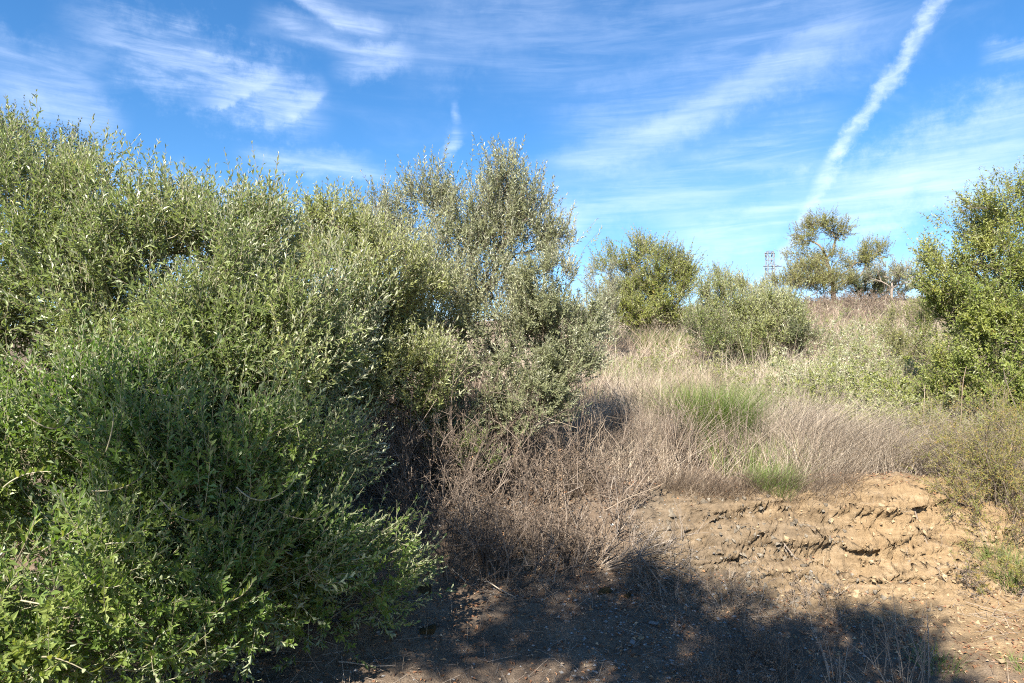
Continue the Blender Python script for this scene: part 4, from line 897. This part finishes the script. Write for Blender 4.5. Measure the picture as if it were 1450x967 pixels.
# layered outcrop in the cut
RG = 'ledges of the layered outcrop'
for (px, py, s, st, lab), PL in pos([(1046, 738, 34, 1.5, 'broad tan ledge at the top of the layered rock outcrop'), (1135, 742, 52, 1.25, 'big lichen-grey rock under the bright grass tuft'), (998, 740, 34, 1.5, None), (1010, 770, 44, 1.6, None), (1085, 790, 40, 1.7, None), (1105, 765, 34, 1.6, None), (1025, 750, 30, 1.4, None), (1075, 755, 30, 1.5, None), (970, 755, 36, 1.5, None), (1060, 775, 36, 1.8, None), (1040, 800, 36, 1.6, None),
                       (985, 790, 36, 1.6, None), (1215, 800, 46, 2.0, None), (1250, 790, 40, 1.8, None), (955, 735, 26, 1.4, None), (940, 775, 30, 1.5, None), (1015, 815, 30, 1.6, None), (1065, 815, 30, 1.6, None), (1260, 820, 36, 1.7, None)], 778, ('upper course', 'lower course')):
    put_stone(px, py, s * (1 if lab else .72), 'rock' if px < 1140 else 'tan', .26, lab or (('grey rock ledge in the cut bank, ' if px < 1140 else 'ochre rock ledge in the sunny cut bank, ') + PL), (None if lab else (RG if px < 1140 else 'ochre ledges in the bank')), 'rock_ledge', sink=.72, cat='rock', sub=3, stretch=st, push=.09, tilt=(rng.normal(.5, .12), rng.normal(-.35, .1), rng.normal(.25, .2)))
for px, py, s, lab in [(598, 840, 44, 'dark mossy lump overhanging the bank under the big olive'), (605, 905, 46, 'dark mossy streak of earth on the left bank'), (862, 843, 30, 'orange-brown mossy clod in a patch of sun'), (890, 850, 24, 'smaller mossy clod right of the orange-brown one'), (745, 800, 50, 'grey weathered rock under the dead brush'), (700, 800, 40, 'lichen-spotted rock left of the grey weathered rock')]:
    put_stone(px, py, s, 'rock' if 'rock' in lab else 'moss', .6, lab, name='rock' if 'rock' in lab else 'mossy_clod', cat='rock' if 'rock' in lab else 'moss', sink=.4, sub=3)

def scatter():
    # gravel
    V0, T0 = rock_buf(3, .55, sub=0 or 1, ang=True); b = Buf(); c = Buf()
    n = 15000; x = rng.uniform(-2.2, 4.6, n); y = rng.uniform(3.6, 6.2, n); k = vnoise(np.stack([x * 1.6, y * 1.6, 0 * x + 2], 1)) + rng.normal(0, .2, n) > .45; x, y = x[k], y[k]; n = len(x)
    z = height(x, y); P = np.stack([x, y - bank_push(x, y, z), z], 1); r = .003 + .015 * rng.random(n) ** 4
    a = rng.uniform(0, 6.283, n); ca, sa = np.cos(a), np.sin(a)
    X = V0[None, :, 0] * ca[:, None] - V0[None, :, 1] * sa[:, None]; Yv = V0[None, :, 0] * sa[:, None] + V0[None, :, 1] * ca[:, None]
    Q = np.stack([X, Yv, np.broadcast_to(V0[None, :, 2], X.shape)], -1) * r[:, None, None] + P[:, None]
    # keep it light: octahedra for the smallest pebbles
    o8 = np.array([[1, 0, 0], [0, 1, 0], [-1, 0, 0], [0, -1, 0], [0, 0, .6], [0, 0, -.6]]); t8 = np.array([[0, 1, 4], [1, 2, 4], [2, 3, 4], [3, 0, 4], [1, 0, 5], [2, 1, 5], [3, 2, 5], [0, 3, 5]])
    X = o8[None] * rng.uniform(.6, 1.3, (n, 6, 3)); Q = np.stack([X[..., 0] * ca[:, None] - X[..., 1] * sa[:, None], X[..., 0] * sa[:, None] + X[..., 1] * ca[:, None], X[..., 2]], -1) * r[:, None, None] + P[:, None]
    T = (np.arange(n)[:, None, None] * 6 + t8[None]).reshape(-1, 3); R = np.repeat(rng.random(n), 8)
    m = np.repeat(x + rng.normal(0, .4, n) < 1.9, 8)
    b.add(Q, T[m], R[m]); c.add(Q, T[~m], R[~m])
    b.build('gravel', MAT['stone'], kind='stuff'); c.build('tan_gravel', MAT['tan'], kind='stuff')
    # clods and chips crumbling off the cut
    n = 4200; x = rng.uniform(1.0, 4.7, n); y = shift(x) + rng.normal(5.55, .33, n); z = height(x, y); k = rng.random(n) < .35 + .6 * (vnoise(np.stack([x * 4, y * 4, x * 0 + 3], 1)) > .5)
    x, y, z = x[k], y[k], z[k]; n = len(x); P = np.stack([x, y - bank_push(x, y, z), z], 1); r = .006 + .03 * rng.random(n) ** 4
    q = norm(rng.normal(size=(n, 4))); w_, a_, b_, c_ = q.T
    Rm = np.stack([1 - 2 * (b_ * b_ + c_ * c_), 2 * (a_ * b_ - c_ * w_), 2 * (a_ * c_ + b_ * w_), 2 * (a_ * b_ + c_ * w_), 1 - 2 * (a_ * a_ + c_ * c_), 2 * (b_ * c_ - a_ * w_), 2 * (a_ * c_ - b_ * w_), 2 * (b_ * c_ + a_ * w_), 1 - 2 * (a_ * a_ + b_ * b_)], 1).reshape(n, 3, 3)
    Q = np.einsum('nij,nkj->nki', Rm, o8[None] * rng.uniform(.5, 1.3, (n, 6, 3))) * r[:, None, None] + P[:, None]
    for nm, mt, sel in (('bank_rubble', 'tan', x + rng.normal(0, .25, n) > 2.55), ('rock_rubble', 'rock', None)):
        sel = ~last if sel is None else sel; last = sel; kq = int(sel.sum())
        d = Buf(); d.add(Q[sel], (np.arange(kq)[:, None, None] * 6 + t8[None]).reshape(-1, 3), np.repeat(np.clip(rng.normal(.42, .22, kq), 0, 1), 8)); d.build(nm, MAT[mt], kind='stuff')
    # leaf litter
    n = 16000; x = rng.uniform(-2.0, 4.6, n); y = rng.uniform(3.7, 6.6, n)
    px, py = project(np.stack([x, y, height(x, y, False)], 1))
    dens = .5 + .9 * np.exp(-(((px - 1180) / 110) ** 2 + ((py - 885) / 40) ** 2)) + 1.0 * np.exp(-(((px - 1425) / 45) ** 2 + ((py - 890) / 50) ** 2)) + .7 * np.exp(-((py - 830) / 45) ** 2) * (px < 1120)
    k = rng.random(n) < dens * (.3 + vnoise(np.stack([x * 3, y * 3, x * 0], 1))); x, y = x[k], y[k]; n = len(x)
    P = np.stack([x, y, height(x, y) + .006], 1); D = rdir(n); D[:, 2] *= .35; Nn = rng.normal(0, .35, (n, 3)) + [0, 0, 1]
    l = Buf(); add_leaves(l, P, D, Nn, rng.uniform(.018, .042, n), rng.uniform(.010, .022, n), .25, .15); l.build('leaf_litter', MAT['litter'], kind='stuff')
    # short straws and twigs lying about
    n = 2600; x = rng.uniform(-2.0, 4.6, n); y = rng.uniform(3.7, 6.9, n); k = vnoise(np.stack([x * 1.9 + 7, y * 1.9, x * 0], 1)) > .42; x, y = x[k], y[k]; n = len(x)
    P = np.stack([x, y, height(x, y) + .008], 1); D = rdir(n); D[:, 2] = np.abs(D[:, 2]) * .25; D = norm(D); L = rng.uniform(.04, .2, n)
    s = Buf(); add_stems(s, twig_curve(P, D, L, rng.normal(0, .15, (n, 3)) * [1, 1, .3], 3), np.broadcast_to(np.array([.0016, .0014, .001]), (n, 3)), 3); s.build('fallen_twigs', MAT['grey'], kind='stuff')
    # thin dry grass growing out of the foreground and the bank
    n = 9000; x = rng.uniform(-2.2, 4.8, n); y = rng.uniform(3.7, 6.7, n); px, py = project(np.stack([x, y, height(x, y, False)], 1))
    dens = .12 + .8 * np.exp(-((py - 835) / 40) ** 2) * (px < 1130) * (px > 620) + .5 * (px > 980) * (px < 1320) * (py > 880)
    k = rng.random(n) < dens * 1.6 * vnoise(np.stack([x * 2.4, y * 2.4, x * 0 + 5], 1)); x, y = x[k], y[k]; n = len(x)
    g = Buf()
    n2 = 9500; x2 = rng.uniform(.5, 4.9, n2); y2 = shift(x2) + rng.normal(6.22, .10, n2); k2 = vnoise(np.stack([x2 * 2.2, y2 * 0, x2 * 0 + 15], 1)) > .40; x2, y2 = x2[k2], y2[k2]; n2 = len(x2)
    blades(g, np.stack([x2, y2, height(x2, y2) - .01], 1), rng.uniform(.06, .30, n2), np.stack([rng.normal(.1, .5, n2), rng.normal(-.75, .45, n2)], 1), np.full(n2, .0034))
    blades(g, np.stack([x, y, height(x, y) - .01], 1), rng.uniform(.04, .16, n), rng.normal(0, .5, (n, 2)), np.full(n, .003)); g.build('sparse_grass', MAT['straw'], kind='stuff')
scatter()
for o in list(bpy.data.objects):
    if '_o' in o: del o['_o']
